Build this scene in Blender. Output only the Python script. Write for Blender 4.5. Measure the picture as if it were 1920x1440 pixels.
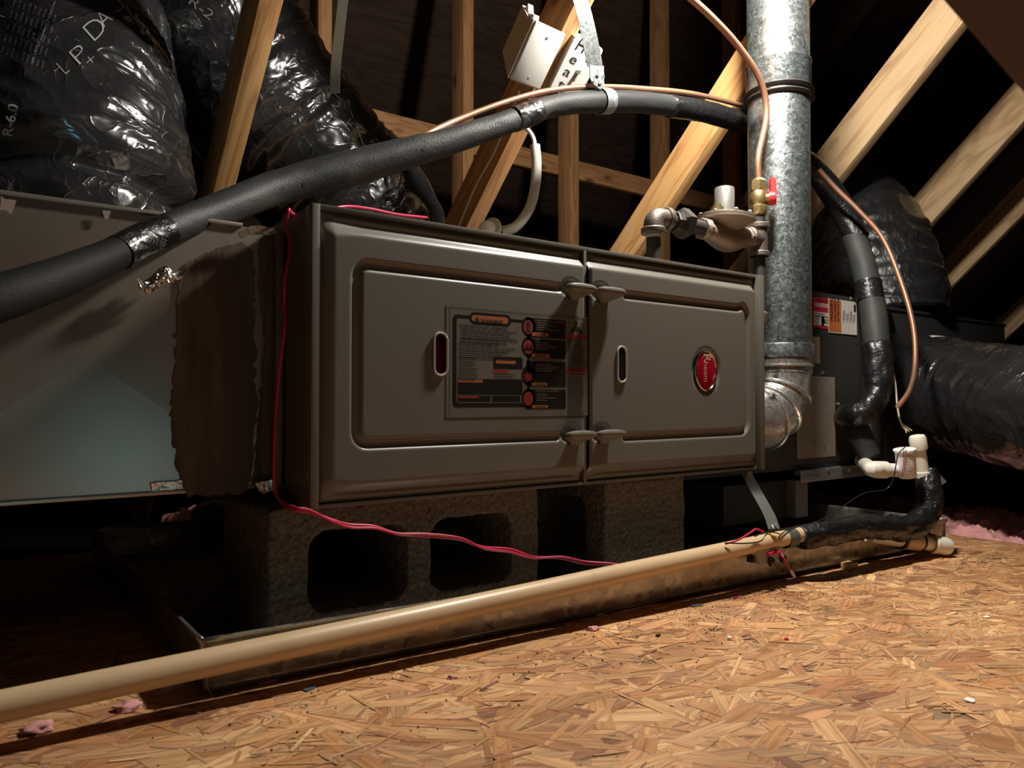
import bpy, bmesh, math, random
import numpy as np
from mathutils import Vector, Matrix, noise
from mathutils.bvhtree import BVHTree
random.seed(7)
SC = bpy.context.scene
COL = SC.collection
for o in list(bpy.data.objects): bpy.data.objects.remove(o)

# ------------------------------------------------------------ camera
F = 1400.0; TH = math.radians(53.5); PIT = math.atan(30/1400.0)
C = Vector((-.328, -.845, .3265))
RT = Vector((math.sin(TH), -math.cos(TH), 0))
FW = Vector((math.cos(TH)*math.cos(PIT), math.sin(TH)*math.cos(PIT), math.sin(PIT)))
UP = RT.cross(FW)
cd = bpy.data.cameras.new('camera'); cam = bpy.data.objects.new('camera', cd); COL.objects.link(cam)
cam.matrix_world = Matrix.Translation(C) @ Matrix((RT, UP, -FW)).transposed().to_4x4()
cd.sensor_width = 36; cd.lens = 36*F/1920; cd.clip_start = .01; cd.clip_end = 50
cd.dof.use_dof = True; cd.dof.focus_distance = 1.2; cd.dof.aperture_fstop = 11
SC.camera = cam
# ------------------------------------------------------------ world, lamps, exposure
w = bpy.data.worlds.new('attic_dark'); SC.world = w; w.use_nodes = True
w.node_tree.nodes['Background'].inputs[0].default_value = (.6, .7, .9, 1)
w.node_tree.nodes['Background'].inputs[1].default_value = .003
def lamp(name, kind, loc, power, color, size, rot=None):
    l = bpy.data.lights.new(name, kind); l.energy = power; l.color = color
    if kind == 'POINT': l.shadow_soft_size = size
    else: l.shape = 'DISK'; l.size = size
    o = bpy.data.objects.new(name, l); o.location = loc
    if rot is not None: o.rotation_euler = Vector(rot).to_track_quat('-Z', 'Y').to_euler()
    COL.objects.link(o); return o
LAMP = lamp('work_lamp', 'POINT', (.74, -.14, 1.21), 72, (1, .95, .87), .04)
HATCH = lamp('attic_hatch_daylight', 'AREA', (.06, -1.40, .035), .5, (.33, .82, 1), .12, (-.12, 1, .12))
SC.view_settings.view_transform = 'Standard'; SC.view_settings.look = 'None'
SC.view_settings.gamma = 1; SC.view_settings.use_curve_mapping = False
SC.view_settings.exposure = 0

# ------------------------------------------------------------ pixel rays (1920x1440) to place things at their measured distance
def ray(px, py): return FW + RT*((px-960)/F) - UP*((py-720)/F)
def D(px, py, d): return C + ray(px, py)*d
def onY(px, py, v): r = ray(px, py); return C + r*((v-C.y)/r.y)
def onX(px, py, v): r = ray(px, py); return C + r*((v-C.x)/r.x)
def onP(px, py, p0, n): r = ray(px, py); return C + r*((p0-C).dot(n)/r.dot(n))
def zf(x): return .03 - .0214*x                      # top of the (slightly out of level) deck
def onF(px, py, h=0):
    r = ray(px, py); t = (.03+h-.0214*C.x-C.z)/(r.z+.0214*r.x); return C + r*t

# ------------------------------------------------------------ materials
def mat(name, col=(.5,.5,.5), rough=.5, metal=0, spec=.5, bump=None, coat=0, var=None, trans=0, alpha=1):
    """bump=(scale,strength,detail,stretch xyz); var=(colour2, scale, stretch, lo, hi)"""
    m = bpy.data.materials.new(name); m.use_nodes = True; nt = m.node_tree; N = nt.nodes; L = nt.links
    b = N['Principled BSDF']
    b.inputs['Base Color'].default_value = (*col, 1); b.inputs['Roughness'].default_value = rough
    b.inputs['Metallic'].default_value = metal; b.inputs['Specular IOR Level'].default_value = spec
    b.inputs['Coat Weight'].default_value = coat; b.inputs['Coat Roughness'].default_value = .1
    b.inputs['Transmission Weight'].default_value = trans; b.inputs['Alpha'].default_value = alpha
    tc = N.new('ShaderNodeTexCoord')
    def mapped(st):
        mp = N.new('ShaderNodeMapping'); mp.inputs['Scale'].default_value = st
        L.new(tc.outputs['Object'], mp.inputs[0]); return mp.outputs[0]
    if var:
        c2, sc, st, lo, hi = var
        n = N.new('ShaderNodeTexNoise'); n.inputs['Scale'].default_value = sc; n.inputs['Detail'].default_value = 6
        L.new(mapped(st), n.inputs['Vector'])
        r = N.new('ShaderNodeValToRGB'); r.color_ramp.elements[0].position = lo; r.color_ramp.elements[1].position = hi
        r.color_ramp.elements[0].color = (*col, 1); r.color_ramp.elements[1].color = (*c2, 1)
        L.new(n.outputs['Fac'], r.inputs[0]); L.new(r.outputs[0], b.inputs['Base Color'])
    if bump:
        sc, stg, det, st = bump
        n = N.new('ShaderNodeTexNoise'); n.inputs['Scale'].default_value = sc; n.inputs['Detail'].default_value = det
        L.new(mapped(st), n.inputs['Vector'])
        bp = N.new('ShaderNodeBump'); bp.inputs['Strength'].default_value = stg; bp.inputs['Distance'].default_value = .002
        L.new(n.outputs['Fac'], bp.inputs['Height']); L.new(bp.outputs[0], b.inputs['Normal'])
    return m
def galv(name, c1, c2, rough, scale=110, metal=.85, stain=None):
    m = mat(name, c1, rough, metal); nt = m.node_tree; N = nt.nodes; L = nt.links; b = N['Principled BSDF']
    tc = N.new('ShaderNodeTexCoord'); v = N.new('ShaderNodeTexVoronoi'); v.inputs['Scale'].default_value = scale
    n0 = N.new('ShaderNodeTexNoise'); n0.inputs['Scale'].default_value = scale*.8; n0.inputs['Detail'].default_value = 2
    mx = N.new('ShaderNodeMixRGB'); mx.inputs[0].default_value = .02
    L.new(tc.outputs['Object'], n0.inputs['Vector']); L.new(tc.outputs['Object'], mx.inputs[1]); L.new(n0.outputs['Color'], mx.inputs[2])
    L.new(mx.outputs[0], v.inputs['Vector'])
    sp = N.new('ShaderNodeSeparateColor'); L.new(v.outputs['Color'], sp.inputs[0])
    r = N.new('ShaderNodeValToRGB'); r.color_ramp.elements[0].color = (*c1, 1); r.color_ramp.elements[1].color = (*c2, 1)
    L.new(sp.outputs[0], r.inputs[0]); out = r.outputs[0]
    if stain:
        n = N.new('ShaderNodeTexNoise'); n.inputs['Scale'].default_value = 5; n.inputs['Detail'].default_value = 5
        L.new(tc.outputs['Object'], n.inputs['Vector'])
        rr = N.new('ShaderNodeValToRGB'); rr.color_ramp.elements[0].position = .45; rr.color_ramp.elements[1].position = .75
        L.new(n.outputs['Fac'], rr.inputs[0])
        m2 = N.new('ShaderNodeMixRGB'); m2.inputs[2].default_value = (*stain, 1); L.new(rr.outputs[0], m2.inputs[0]); L.new(out, m2.inputs[1]); out = m2.outputs[0]
    L.new(out, b.inputs['Base Color'])
    mr = N.new('ShaderNodeMapRange'); mr.inputs[3].default_value = rough-.1; mr.inputs[4].default_value = rough+.12
    L.new(sp.outputs[1], mr.inputs[0]); L.new(mr.outputs[0], b.inputs['Roughness'])
    return m
def wood(name, c1, c2, knots=True, ring=1.0):
    m = mat(name, c1, .65, 0, .3); nt = m.node_tree; N = nt.nodes; L = nt.links; b = N['Principled BSDF']
    tc = N.new('ShaderNodeTexCoord'); oi = N.new('ShaderNodeObjectInfo')
    ad = N.new('ShaderNodeVectorMath'); ad.operation = 'ADD'
    sc = N.new('ShaderNodeVectorMath'); sc.operation = 'SCALE'; sc.inputs[0].default_value = (7, 5, 3)
    L.new(oi.outputs['Random'], sc.inputs['Scale']); L.new(tc.outputs['Object'], ad.inputs[0]); L.new(sc.outputs[0], ad.inputs[1])
    mp = N.new('ShaderNodeMapping'); mp.inputs['Scale'].default_value = (2.2, 26*ring, 26*ring); L.new(ad.outputs[0], mp.inputs[0])
    n = N.new('ShaderNodeTexNoise'); n.inputs['Scale'].default_value = 1; n.inputs['Detail'].default_value = 3; n.inputs['Distortion'].default_value = .8
    L.new(mp.outputs[0], n.inputs['Vector'])
    ma = N.new('ShaderNodeMath'); ma.operation = 'MULTIPLY'; ma.inputs[1].default_value = 9; L.new(n.outputs['Fac'], ma.inputs[0])
    fr = N.new('ShaderNodeMath'); fr.operation = 'PINGPONG'; fr.inputs[1].default_value = 1; L.new(ma.outputs[0], fr.inputs[0])
    r = N.new('ShaderNodeValToRGB'); r.color_ramp.elements[0].color = (*c1, 1); r.color_ramp.elements[1].color = (*c2, 1)
    r.color_ramp.elements[0].position = .35
    L.new(fr.outputs[0], r.inputs[0])
    mp2 = N.new('ShaderNodeMapping'); mp2.inputs['Scale'].default_value = (6, 300, 300); L.new(ad.outputs[0], mp2.inputs[0])
    n2 = N.new('ShaderNodeTexNoise'); n2.inputs['Scale'].default_value = 1; L.new(mp2.outputs[0], n2.inputs['Vector'])
    mm = N.new('ShaderNodeMixRGB'); mm.blend_type = 'MULTIPLY'; mm.inputs[0].default_value = .35
    L.new(r.outputs[0], mm.inputs[1]); L.new(n2.outputs['Fac'], mm.inputs[2]); out = mm.outputs[0]
    if knots:
        mp3 = N.new('ShaderNodeMapping'); mp3.inputs['Scale'].default_value = (3.5, 9, 9); L.new(ad.outputs[0], mp3.inputs[0])
        v = N.new('ShaderNodeTexVoronoi'); v.inputs['Scale'].default_value = 1; L.new(mp3.outputs[0], v.inputs['Vector'])
        rk = N.new('ShaderNodeValToRGB'); rk.color_ramp.elements[0].position = .06; rk.color_ramp.elements[1].position = .16
        rk.color_ramp.elements[0].color = (.12, .05, .02, 1); rk.color_ramp.elements[1].color = (1, 1, 1, 1)
        L.new(v.outputs['Distance'], rk.inputs[0])
        m3 = N.new('ShaderNodeMixRGB'); m3.blend_type = 'MULTIPLY'; m3.inputs[0].default_value = .8
        L.new(out, m3.inputs[1]); L.new(rk.outputs[0], m3.inputs[2]); out = m3.outputs[0]
    L.new(out, b.inputs['Base Color'])
    bp = N.new('ShaderNodeBump'); bp.inputs['Strength'].default_value = .25; bp.inputs['Distance'].default_value = .001
    L.new(n2.outputs['Fac'], bp.inputs['Height']); L.new(bp.outputs[0], b.inputs['Normal'])
    return m
U1 = (1, 1, 1)
M = dict(
 paint=mat('taupe_enamel', (.135,.122,.10), .40, 0, .5, bump=(900,.04,2,U1)),
 paint_side=mat('taupe_cabinet_side', (.13,.105,.08), .5, .2, .4, bump=(40,.1,3,U1)),
 galv=galv('galvanised_spangle', (.17,.195,.195), (.36,.395,.395), .38, 190, .92),
 galv_elbow=galv('galvanised_elbow', (.42,.41,.38), (.62,.60,.56), .34, 190, .85),
 strap=galv('galvanised_strap', (.34,.38,.38), (.60,.65,.66), .42, 240, .8),
 sheet=mat('dull_duct_sheet', (.42,.37,.30), .33, .75, bump=(7,.1,3,U1), var=((.35,.30,.235), 6, U1, .4, .7)),
 pan=galv('pan_sheet', (.33,.32,.29), (.41,.39,.35), .33, 70, .85, stain=(.3,.25,.18)),
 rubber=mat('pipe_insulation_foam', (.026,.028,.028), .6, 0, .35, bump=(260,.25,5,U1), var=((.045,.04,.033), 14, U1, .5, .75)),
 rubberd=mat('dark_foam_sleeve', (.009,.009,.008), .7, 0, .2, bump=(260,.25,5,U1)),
 rubberm=mat('mid_dark_foam_sleeve', (.017,.018,.018), .6, 0, .32, bump=(260,.3,5,U1), var=((.045,.036,.026), 14, U1, .52, .75)),  # base darker than the plain foam, mottled brown
 print=mat('grey_print', (.30,.31,.31), .5),
 printd=mat('dim_grey_print', (.14,.14,.14), .5),
 copper=mat('copper', (.50,.25,.155), .42, .75, .5, bump=(150,.1,3,U1), var=((.34,.22,.14), 30, U1, .5, .7)),
 brass=mat('brass', (.52,.40,.18), .38, .9, bump=(300,.25,3,U1)),
 iron=mat('black_iron', (.075,.068,.062), .5, .6, bump=(350,.3,4,U1)),
 castiron=mat('cast_fitting', (.21,.175,.145), .45, .75, bump=(420,.35,4,U1)),
 castal=mat('cast_regulator', (.36,.29,.23), .5, .6, bump=(300,.35,4,U1)),
 zinc=mat('zinc_cap', (.40,.40,.37), .42, .7, bump=(80,.1,3,U1)),
 red=mat('red_handle_plastic', (.75,.03,.035), .4),
 redwire=mat('red_wire_jacket', (.50,.012,.06), .4),
 blackwire=mat('black_wire_jacket', (.012,.011,.011), .4),
 yellow=mat('yellow_wire_tip', (.7,.5,.05), .5),
 romex=mat('white_cable_jacket', (.66,.62,.54), .5),
 conduit=mat('grey_liquidtight_conduit', (.50,.48,.41), .45, bump=(200,.1,2,U1)),
 pvc=mat('aged_cream_pvc', (.60,.43,.25), .38, 0, .45, var=((.50,.34,.18), 9, U1, .55, .8)),
 pvcw=mat('white_pvc', (.80,.77,.66), .35),
 cup=mat('white_switch_cup', (.82,.79,.80), .35),
 plate=mat('white_cover_plate', (.50,.485,.455), .45),
 boxg=mat('grey_box_side', (.38,.33,.28), .55),
 ink=mat('black_ink', (.012,.012,.012), .5),
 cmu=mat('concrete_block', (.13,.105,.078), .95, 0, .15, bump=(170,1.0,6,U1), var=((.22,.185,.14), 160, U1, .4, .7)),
 mastic=mat('brown_duct_mastic', (.09,.058,.036), .6, 0, .3, bump=(30,.5,5,(3,3,.4)), var=((.15,.105,.07), 22, (2,2,.25), .5, .75)),
 foil=mat('foil_tape', (.75,.58,.42), .28, 1, bump=(90,1.0,5,U1)),
 foil2=mat('silver_foil_scrap', (.70,.68,.60), .3, 1, bump=(120,1.0,5,U1)),
 coil=mat('dark_grey_cabinet', (.060,.056,.050), .42, .1, .45, bump=(30,.06,3,U1)),
 duct_board=mat('black_plenum_sheet', (.034,.034,.035), .45, 0, .4, bump=(20,.2,3,U1)),
 paper=mat('tan_paper_label', (.36,.285,.22), .6), paperw=mat('white_paper_label', (.72,.69,.62), .6),
 orange=mat('orange_label', (.62,.17,.05), .5), lred=mat('red_label', (.55,.03,.05), .45),
 film=mat('clear_label_film', (.14,.127,.105), .18, 0, .5),
 lblack=mat('label_black', (.018,.016,.014), .22), lorange=mat('label_orange', (.34,.115,.055), .3), lredp=mat('label_dull_red', (.25,.035,.03), .3),
 ltan=mat('label_tan', (.2,.17,.14), .3),
 emblem_type=mat('pale_badge_type', (.62,.40,.36), .3, .3),
 emblem=mat('red_enamel_emblem', (.42,.006,.02), .15, .3, .6, coat=1), chrome=mat('chrome_trim', (.85,.80,.74), .12, 1),
 glassrim=mat('clear_plastic_rim', (.62,.58,.54), .08, 0, .8, trans=.3, coat=1), dark=mat('dark_opening', (.010,.008,.008), .3),
 redglow=mat('red_tinted_window', (.03,.002,.005), .1, 0, .6),
 wood=wood('pine_stud', (.52,.27,.115), (.36,.165,.065)), woodp=wood('pale_stud', (.70,.48,.26), (.50,.31,.15), True, .5), woody=wood('yellow_pine_stud', (.62,.36,.14), (.42,.20,.065), True, .6),
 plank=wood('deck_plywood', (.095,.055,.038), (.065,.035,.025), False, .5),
 pink=mat('pink_fibreglass', (.62,.30,.28), .9, 0, .1, bump=(60,1.0,6,U1)),
 gyps=mat('blackened_ceiling_board', (.012,.009,.007), 1, 0, 0),  # board colour blackened to stand in for the shade beyond the deck
 osbbase=mat('osb_ground', (.30,.17,.085), .8, bump=(90,.5,5,U1), var=((.22,.12,.06), 60, U1, .4, .6)),
 chip=mat('pale_wood_chip', (.70,.52,.33), .7), blue=mat('blue_grey_scrap', (.06,.09,.12), .5), crumb=mat('dark_crumb', (.02,.015,.012), .8), white=mat('white_paint_chip', (.85,.83,.8), .6),
 bluep=mat('blue_primer', (.03,.16,.30), .5), greyp=mat('grey_steel_strip', (.11,.115,.10), .5, .4), dullstrap=mat('dull_strap_steel', (.045,.044,.036), .6, .3),
 maroon=mat('dark_maroon_board', (.15,.105,.11), .8),
)
def film(name, col, rough, dist, sc=9):
    m = bpy.data.materials.new(name); m.use_nodes = True; N = m.node_tree.nodes; L = m.node_tree.links; b = N['Principled BSDF']
    b.inputs['Base Color'].default_value = (*col, 1); b.inputs['Roughness'].default_value = rough; b.inputs['Specular IOR Level'].default_value = .6
    b.inputs['Coat Weight'].default_value = .5; b.inputs['Coat Roughness'].default_value = .08
    tc = N.new('ShaderNodeTexCoord'); prev = None
    for s_, w_ in ((sc, 1.0), (sc*3.4, .28)):
        n = N.new('ShaderNodeTexNoise'); n.inputs['Scale'].default_value = s_; n.inputs['Detail'].default_value = 2.5; n.inputs['Distortion'].default_value = 1.6; L.new(tc.outputs['Object'], n.inputs['Vector'])
        a = N.new('ShaderNodeMath'); a.operation = 'SUBTRACT'; a.inputs[1].default_value = .5; L.new(n.outputs['Fac'], a.inputs[0])
        c = N.new('ShaderNodeMath'); c.operation = 'ABSOLUTE'; L.new(a.outputs[0], c.inputs[0])
        d = N.new('ShaderNodeMath'); d.operation = 'POWER'; d.inputs[1].default_value = .6; L.new(c.outputs[0], d.inputs[0])
        e = N.new('ShaderNodeMath'); e.operation = 'MULTIPLY'; e.inputs[1].default_value = -w_; L.new(d.outputs[0], e.inputs[0])
        if prev is None: prev = e.outputs[0]
        else:
            f_ = N.new('ShaderNodeMath'); f_.operation = 'ADD'; L.new(prev, f_.inputs[0]); L.new(e.outputs[0], f_.inputs[1]); prev = f_.outputs[0]
    bp = N.new('ShaderNodeBump'); bp.inputs['Strength'].default_value = 1; bp.inputs['Distance'].default_value = dist; L.new(prev, bp.inputs['Height']); L.new(bp.outputs[0], b.inputs['Normal'])
    return m
M['black'] = film('black_plastic_film', (.016,.016,.017), .25, .010, 3.6)
M['blackf'] = film('black_plastic_film_far', (.013,.013,.014), .4, .007, 7)
M['tape'] = film('black_tape', (.008,.008,.009), .36, .003, 18); M['tape'].node_tree.nodes['Principled BSDF'].inputs['Coat Weight'].default_value = .12; M['tape'].node_tree.nodes['Principled BSDF'].inputs['Specular IOR Level'].default_value = .4
# OSB strands: colour attribute + grain along UV
def osb():
    m = bpy.data.materials.new('osb_strands'); m.use_nodes = True; N = m.node_tree.nodes; L = m.node_tree.links; b = N['Principled BSDF']
    b.inputs['Roughness'].default_value = .62; b.inputs['Specular IOR Level'].default_value = .25
    at = N.new('ShaderNodeAttribute'); at.attribute_name = 'Col'
    uv = N.new('ShaderNodeUVMap'); mp = N.new('ShaderNodeMapping'); mp.inputs['Scale'].default_value = (14, 260, 1); L.new(uv.outputs[0], mp.inputs[0])
    n = N.new('ShaderNodeTexNoise'); n.inputs['Scale'].default_value = 1; n.inputs['Detail'].default_value = 4; n.inputs['Distortion'].default_value = .4; L.new(mp.outputs[0], n.inputs['Vector'])
    r = N.new('ShaderNodeValToRGB'); r.color_ramp.elements[0].position = .3; r.color_ramp.elements[1].position = .62
    r.color_ramp.elements[0].color = (.55, .48, .42, 1); L.new(n.outputs['Fac'], r.inputs[0])
    mx = N.new('ShaderNodeMixRGB'); mx.blend_type = 'MULTIPLY'; mx.inputs[0].default_value = 1; L.new(at.outputs['Color'], mx.inputs[1]); L.new(r.outputs[0], mx.inputs[2])
    tc = N.new('ShaderNodeTexCoord'); n3 = N.new('ShaderNodeTexNoise'); n3.inputs['Scale'].default_value = 5; n3.inputs['Detail'].default_value = 4; L.new(tc.outputs['Object'], n3.inputs['Vector'])
    r3 = N.new('ShaderNodeValToRGB'); r3.color_ramp.elements[0].position = .32; r3.color_ramp.elements[1].position = .55; r3.color_ramp.elements[0].color = (.72, .66, .62, 1); L.new(n3.outputs['Fac'], r3.inputs[0])
    m2 = N.new('ShaderNodeMixRGB'); m2.blend_type = 'MULTIPLY'; m2.inputs[0].default_value = 1; L.new(mx.outputs[0], m2.inputs[1]); L.new(r3.outputs[0], m2.inputs[2])
    L.new(m2.outputs[0], b.inputs['Base Color'])
    bp = N.new('ShaderNodeBump'); bp.inputs['Strength'].default_value = .5; bp.inputs['Distance'].default_value = .0008; L.new(n.outputs['Fac'], bp.inputs['Height']); L.new(bp.outputs[0], b.inputs['Normal'])
    return m
M['osb'] = osb()

# ------------------------------------------------------------ object helpers
WM = {}
def wm(o): return WM.get(o.name, Matrix.Identity(4))
def place(o, world, parent=None):
    WM[o.name] = world
    if parent is not None:
        o.parent = parent; o.matrix_basis = wm(parent).inverted() @ world
    else: o.matrix_basis = world
def link(name, V, Fc, m, parent=None, smooth=True, world=None, origin=None):
    """V in world coordinates unless world matrix is given (then V is local)."""
    me = bpy.data.meshes.new(name)
    if world is None:
        if origin is None:
            o0 = wm(parent).translation.copy() if parent is not None else Vector([sum(v[i] for v in V)/len(V) for i in range(3)])
        else: o0 = Vector(origin)
        V = [(v[0]-o0.x, v[1]-o0.y, v[2]-o0.z) for v in V]; world = Matrix.Translation(o0)
    me.from_pydata([tuple(v) for v in V], [], Fc); me.update()
    if smooth: me.shade_smooth()
    if m is not None: me.materials.append(m if not isinstance(m, str) else M[m])
    o = bpy.data.objects.new(name, me); COL.objects.link(o); place(o, world, parent)
    return o
def tag(o, label=None, cat=None, group=None, kind=None):
    if label: o['label'] = label
    if cat: o['category'] = cat
    if group: o['group'] = group
    if kind: o['kind'] = kind
    return o
def thing(name, label, cat, loc, group=None):
    o = bpy.data.objects.new(name, None); COL.objects.link(o); o.empty_display_size = .05
    place(o, Matrix.Translation(Vector(loc))); return tag(o, label, cat, group)
class G:
    def __init__(s): s.V = []; s.F = []
    def add(s, V, Fc):
        k = len(s.V); s.V += [tuple(v) for v in V]; s.F += [tuple(i+k for i in f) for f in Fc]; return s
    def box(s, a, b, bev=0):
        bm = bmesh.new(); bmesh.ops.create_cube(bm, size=1)
        a = Vector(a); b = Vector(b); c = (a+b)/2; d = b-a
        for v in bm.verts: v.co = Vector((v.co.x*d.x, v.co.y*d.y, v.co.z*d.z))+c
        if bev: bmesh.ops.bevel(bm, geom=bm.edges[:], offset=bev, segments=2, profile=.6, affect='EDGES')
        bm.verts.index_update()
        s.add([v.co.copy() for v in bm.verts], [[v.index for v in f.verts] for f in bm.faces]); bm.free(); return s
    def tube(s, P, R, seg=20, n=None, caps=True, rf=None, spline=True, flat=None):
        V, Fc = tube(P, R, seg, n, caps, rf, spline, flat); return s.add(V, Fc)
    def lathe(s, prof, p0, ax, seg=24):
        """prof = [(r, h)...] along axis ax from p0"""
        p0 = Vector(p0); ax = Vector(ax).normalized(); a = ax.orthogonal().normalized(); b = ax.cross(a)
        V = []; Fc = []
        for r, h in prof:
            for k in range(seg):
                t = 2*math.pi*k/seg; V.append(p0+ax*h+(a*math.cos(t)+b*math.sin(t))*r)
        for i in range(len(prof)-1):
            for k in range(seg):
                k2 = (k+1) % seg; Fc.append((i*seg+k, i*seg+k2, (i+1)*seg+k2, (i+1)*seg+k))
        if prof[0][0] > 1e-5: Fc.append(tuple(range(seg))[::-1])
        if prof[-1][0] > 1e-5: Fc.append(tuple((len(prof)-1)*seg+k for k in range(seg)))
        return s.add(V, Fc)
    def prism(s, pts, off, n):
        """polygon pts (3D) extruded by vector"""
        off = Vector(off); k = len(pts); V = [Vector(p) for p in pts]+[Vector(p)+off for p in pts]
        Fc = [tuple(range(k)), tuple(range(2*k-1, k-1, -1))]+[(i, i+k, (i+1) % k+k, (i+1) % k) for i in range(k)]
        return s.add(V, Fc)
    def obj(s, name, m, parent=None, smooth=True, world=None, sharp=True):
        o = link(name, s.V, s.F, m, parent, smooth, world)
        bm = bmesh.new(); bm.from_mesh(o.data); bmesh.ops.recalc_face_normals(bm, faces=bm.faces[:]); bm.to_mesh(o.data); bm.free()
        if smooth and sharp: o.data.set_sharp_from_angle(angle=math.radians(38))
        return o
def crom(P, n):
    P = [Vector(p) for p in P]; Q = [P[0]*2-P[1]]+P+[P[-1]*2-P[-2]]; out = []
    m = len(P)-1
    for i in range(n):
        t = i/(n-1)*m; k = min(int(t), m-1); u = t-k
        a, b, c, d = Q[k:k+4]
        out.append(.5*((2*b)+(c-a)*u+(2*a-5*b+4*c-d)*u*u+(3*b-3*c+d-a)*u**3))
    return out
def tube(P, R, seg=20, n=None, caps=True, rf=None, spline=True, flat=None):
    m = len(P)
    if not isinstance(R, (list, tuple)): R = [R]*m
    if spline and m > 2 or n:
        n = n or max(12, (m-1)*8); Q = crom(P, n)
        RR = [v.x for v in crom([Vector((r, 0, 0)) for r in R], n)]
    else: Q = [Vector(p) for p in P]; RR = list(R); n = m
    T = [(Q[min(i+1, n-1)]-Q[max(i-1, 0)]).normalized() for i in range(n)]
    a = T[0].orthogonal().normalized()
    if abs(T[0].z) < .95: a = (Vector((0, 0, 1))-T[0]*T[0].z).normalized()
    V = []; Fc = []; s = 0
    for i in range(n):
        if i: s += (Q[i]-Q[i-1]).length
        a = (a-T[i]*a.dot(T[i])).normalized(); b = T[i].cross(a)
        for k in range(seg):
            th = 2*math.pi*k/seg; r = RR[i]
            if rf: r = rf(r, s, th, i/(n-1))
            ca, sa = math.cos(th), math.sin(th)
            if flat: ca *= flat[0]; sa *= flat[1]
            V.append(Q[i]+(a*ca+b*sa)*r)
    for i in range(n-1):
        for k in range(seg):
            k2 = (k+1) % seg; Fc.append((i*seg+k, i*seg+k2, (i+1)*seg+k2, (i+1)*seg+k))
    if caps: Fc.append(tuple(range(seg))[::-1]); Fc.append(tuple((n-1)*seg+k for k in range(seg)))
    return V, Fc
def beam(name, p0, p1, side, a, b, m, parent=None, bev=.0018, shape=None):
    """box along p0-p1; side = unit direction of width a; b = depth along cross"""
    p0 = Vector(p0); p1 = Vector(p1); x = (p1-p0); Ln = x.length; x.normalize()
    y = Vector(side); y = (y-x*y.dot(x)).normalized(); z = x.cross(y)
    g = G().box((-Ln/2, -a/2, -b/2), (Ln/2, a/2, b/2), bev)
    W = Matrix.Translation((p0+p1)/2) @ Matrix((x, y, z)).transposed().to_4x4()
    return g.obj(name, m, parent, world=W)
def rrect(w, h, r, k=6):
    r = max(1e-5, min(r, w/2-1e-5, h/2-1e-5))
    pts = []
    for cx, cy, a0 in ((w/2-r, h/2-r, 0), (-w/2+r, h/2-r, 90), (-w/2+r, -h/2+r, 180), (w/2-r, -h/2+r, 270)):
        for i in range(k+1):
            a = math.radians(a0+90*i/k); pts.append((cx+r*math.cos(a), cy+r*math.sin(a)))
    return pts
_tc = {}
def text2d(s, bold=0, dense=False):
    key = (s, bold, dense)
    if key in _tc: return _tc[key]
    cu = bpy.data.curves.new('t', 'FONT'); cu.body = s; cu.size = 1; cu.offset = bold; cu.resolution_u = 3
    o = bpy.data.objects.new('t', cu); COL.objects.link(o)
    dg = bpy.context.evaluated_depsgraph_get(); me = bpy.data.meshes.new_from_object(o.evaluated_get(dg))
    bm = bmesh.new(); bm.from_mesh(me); bmesh.ops.triangulate(bm, faces=bm.faces[:]); bmesh.ops.remove_doubles(bm, verts=bm.verts[:], dist=1e-5)
    if dense:
        for _ in range(2):
            es = [e for e in bm.edges if e.calc_length() > .12]
            if es: bmesh.ops.subdivide_edges(bm, edges=es, cuts=1)
            bmesh.ops.triangulate(bm, faces=bm.faces[:])
    bm.verts.index_update()
    V = [(v.co.x, v.co.y) for v in bm.verts]; Fc = [tuple(v.index for v in f.verts) for f in bm.faces]; bm.free()
    bpy.data.objects.remove(o); bpy.data.curves.remove(cu); bpy.data.meshes.remove(me)
    _tc[key] = (V, Fc); return V, Fc
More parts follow.
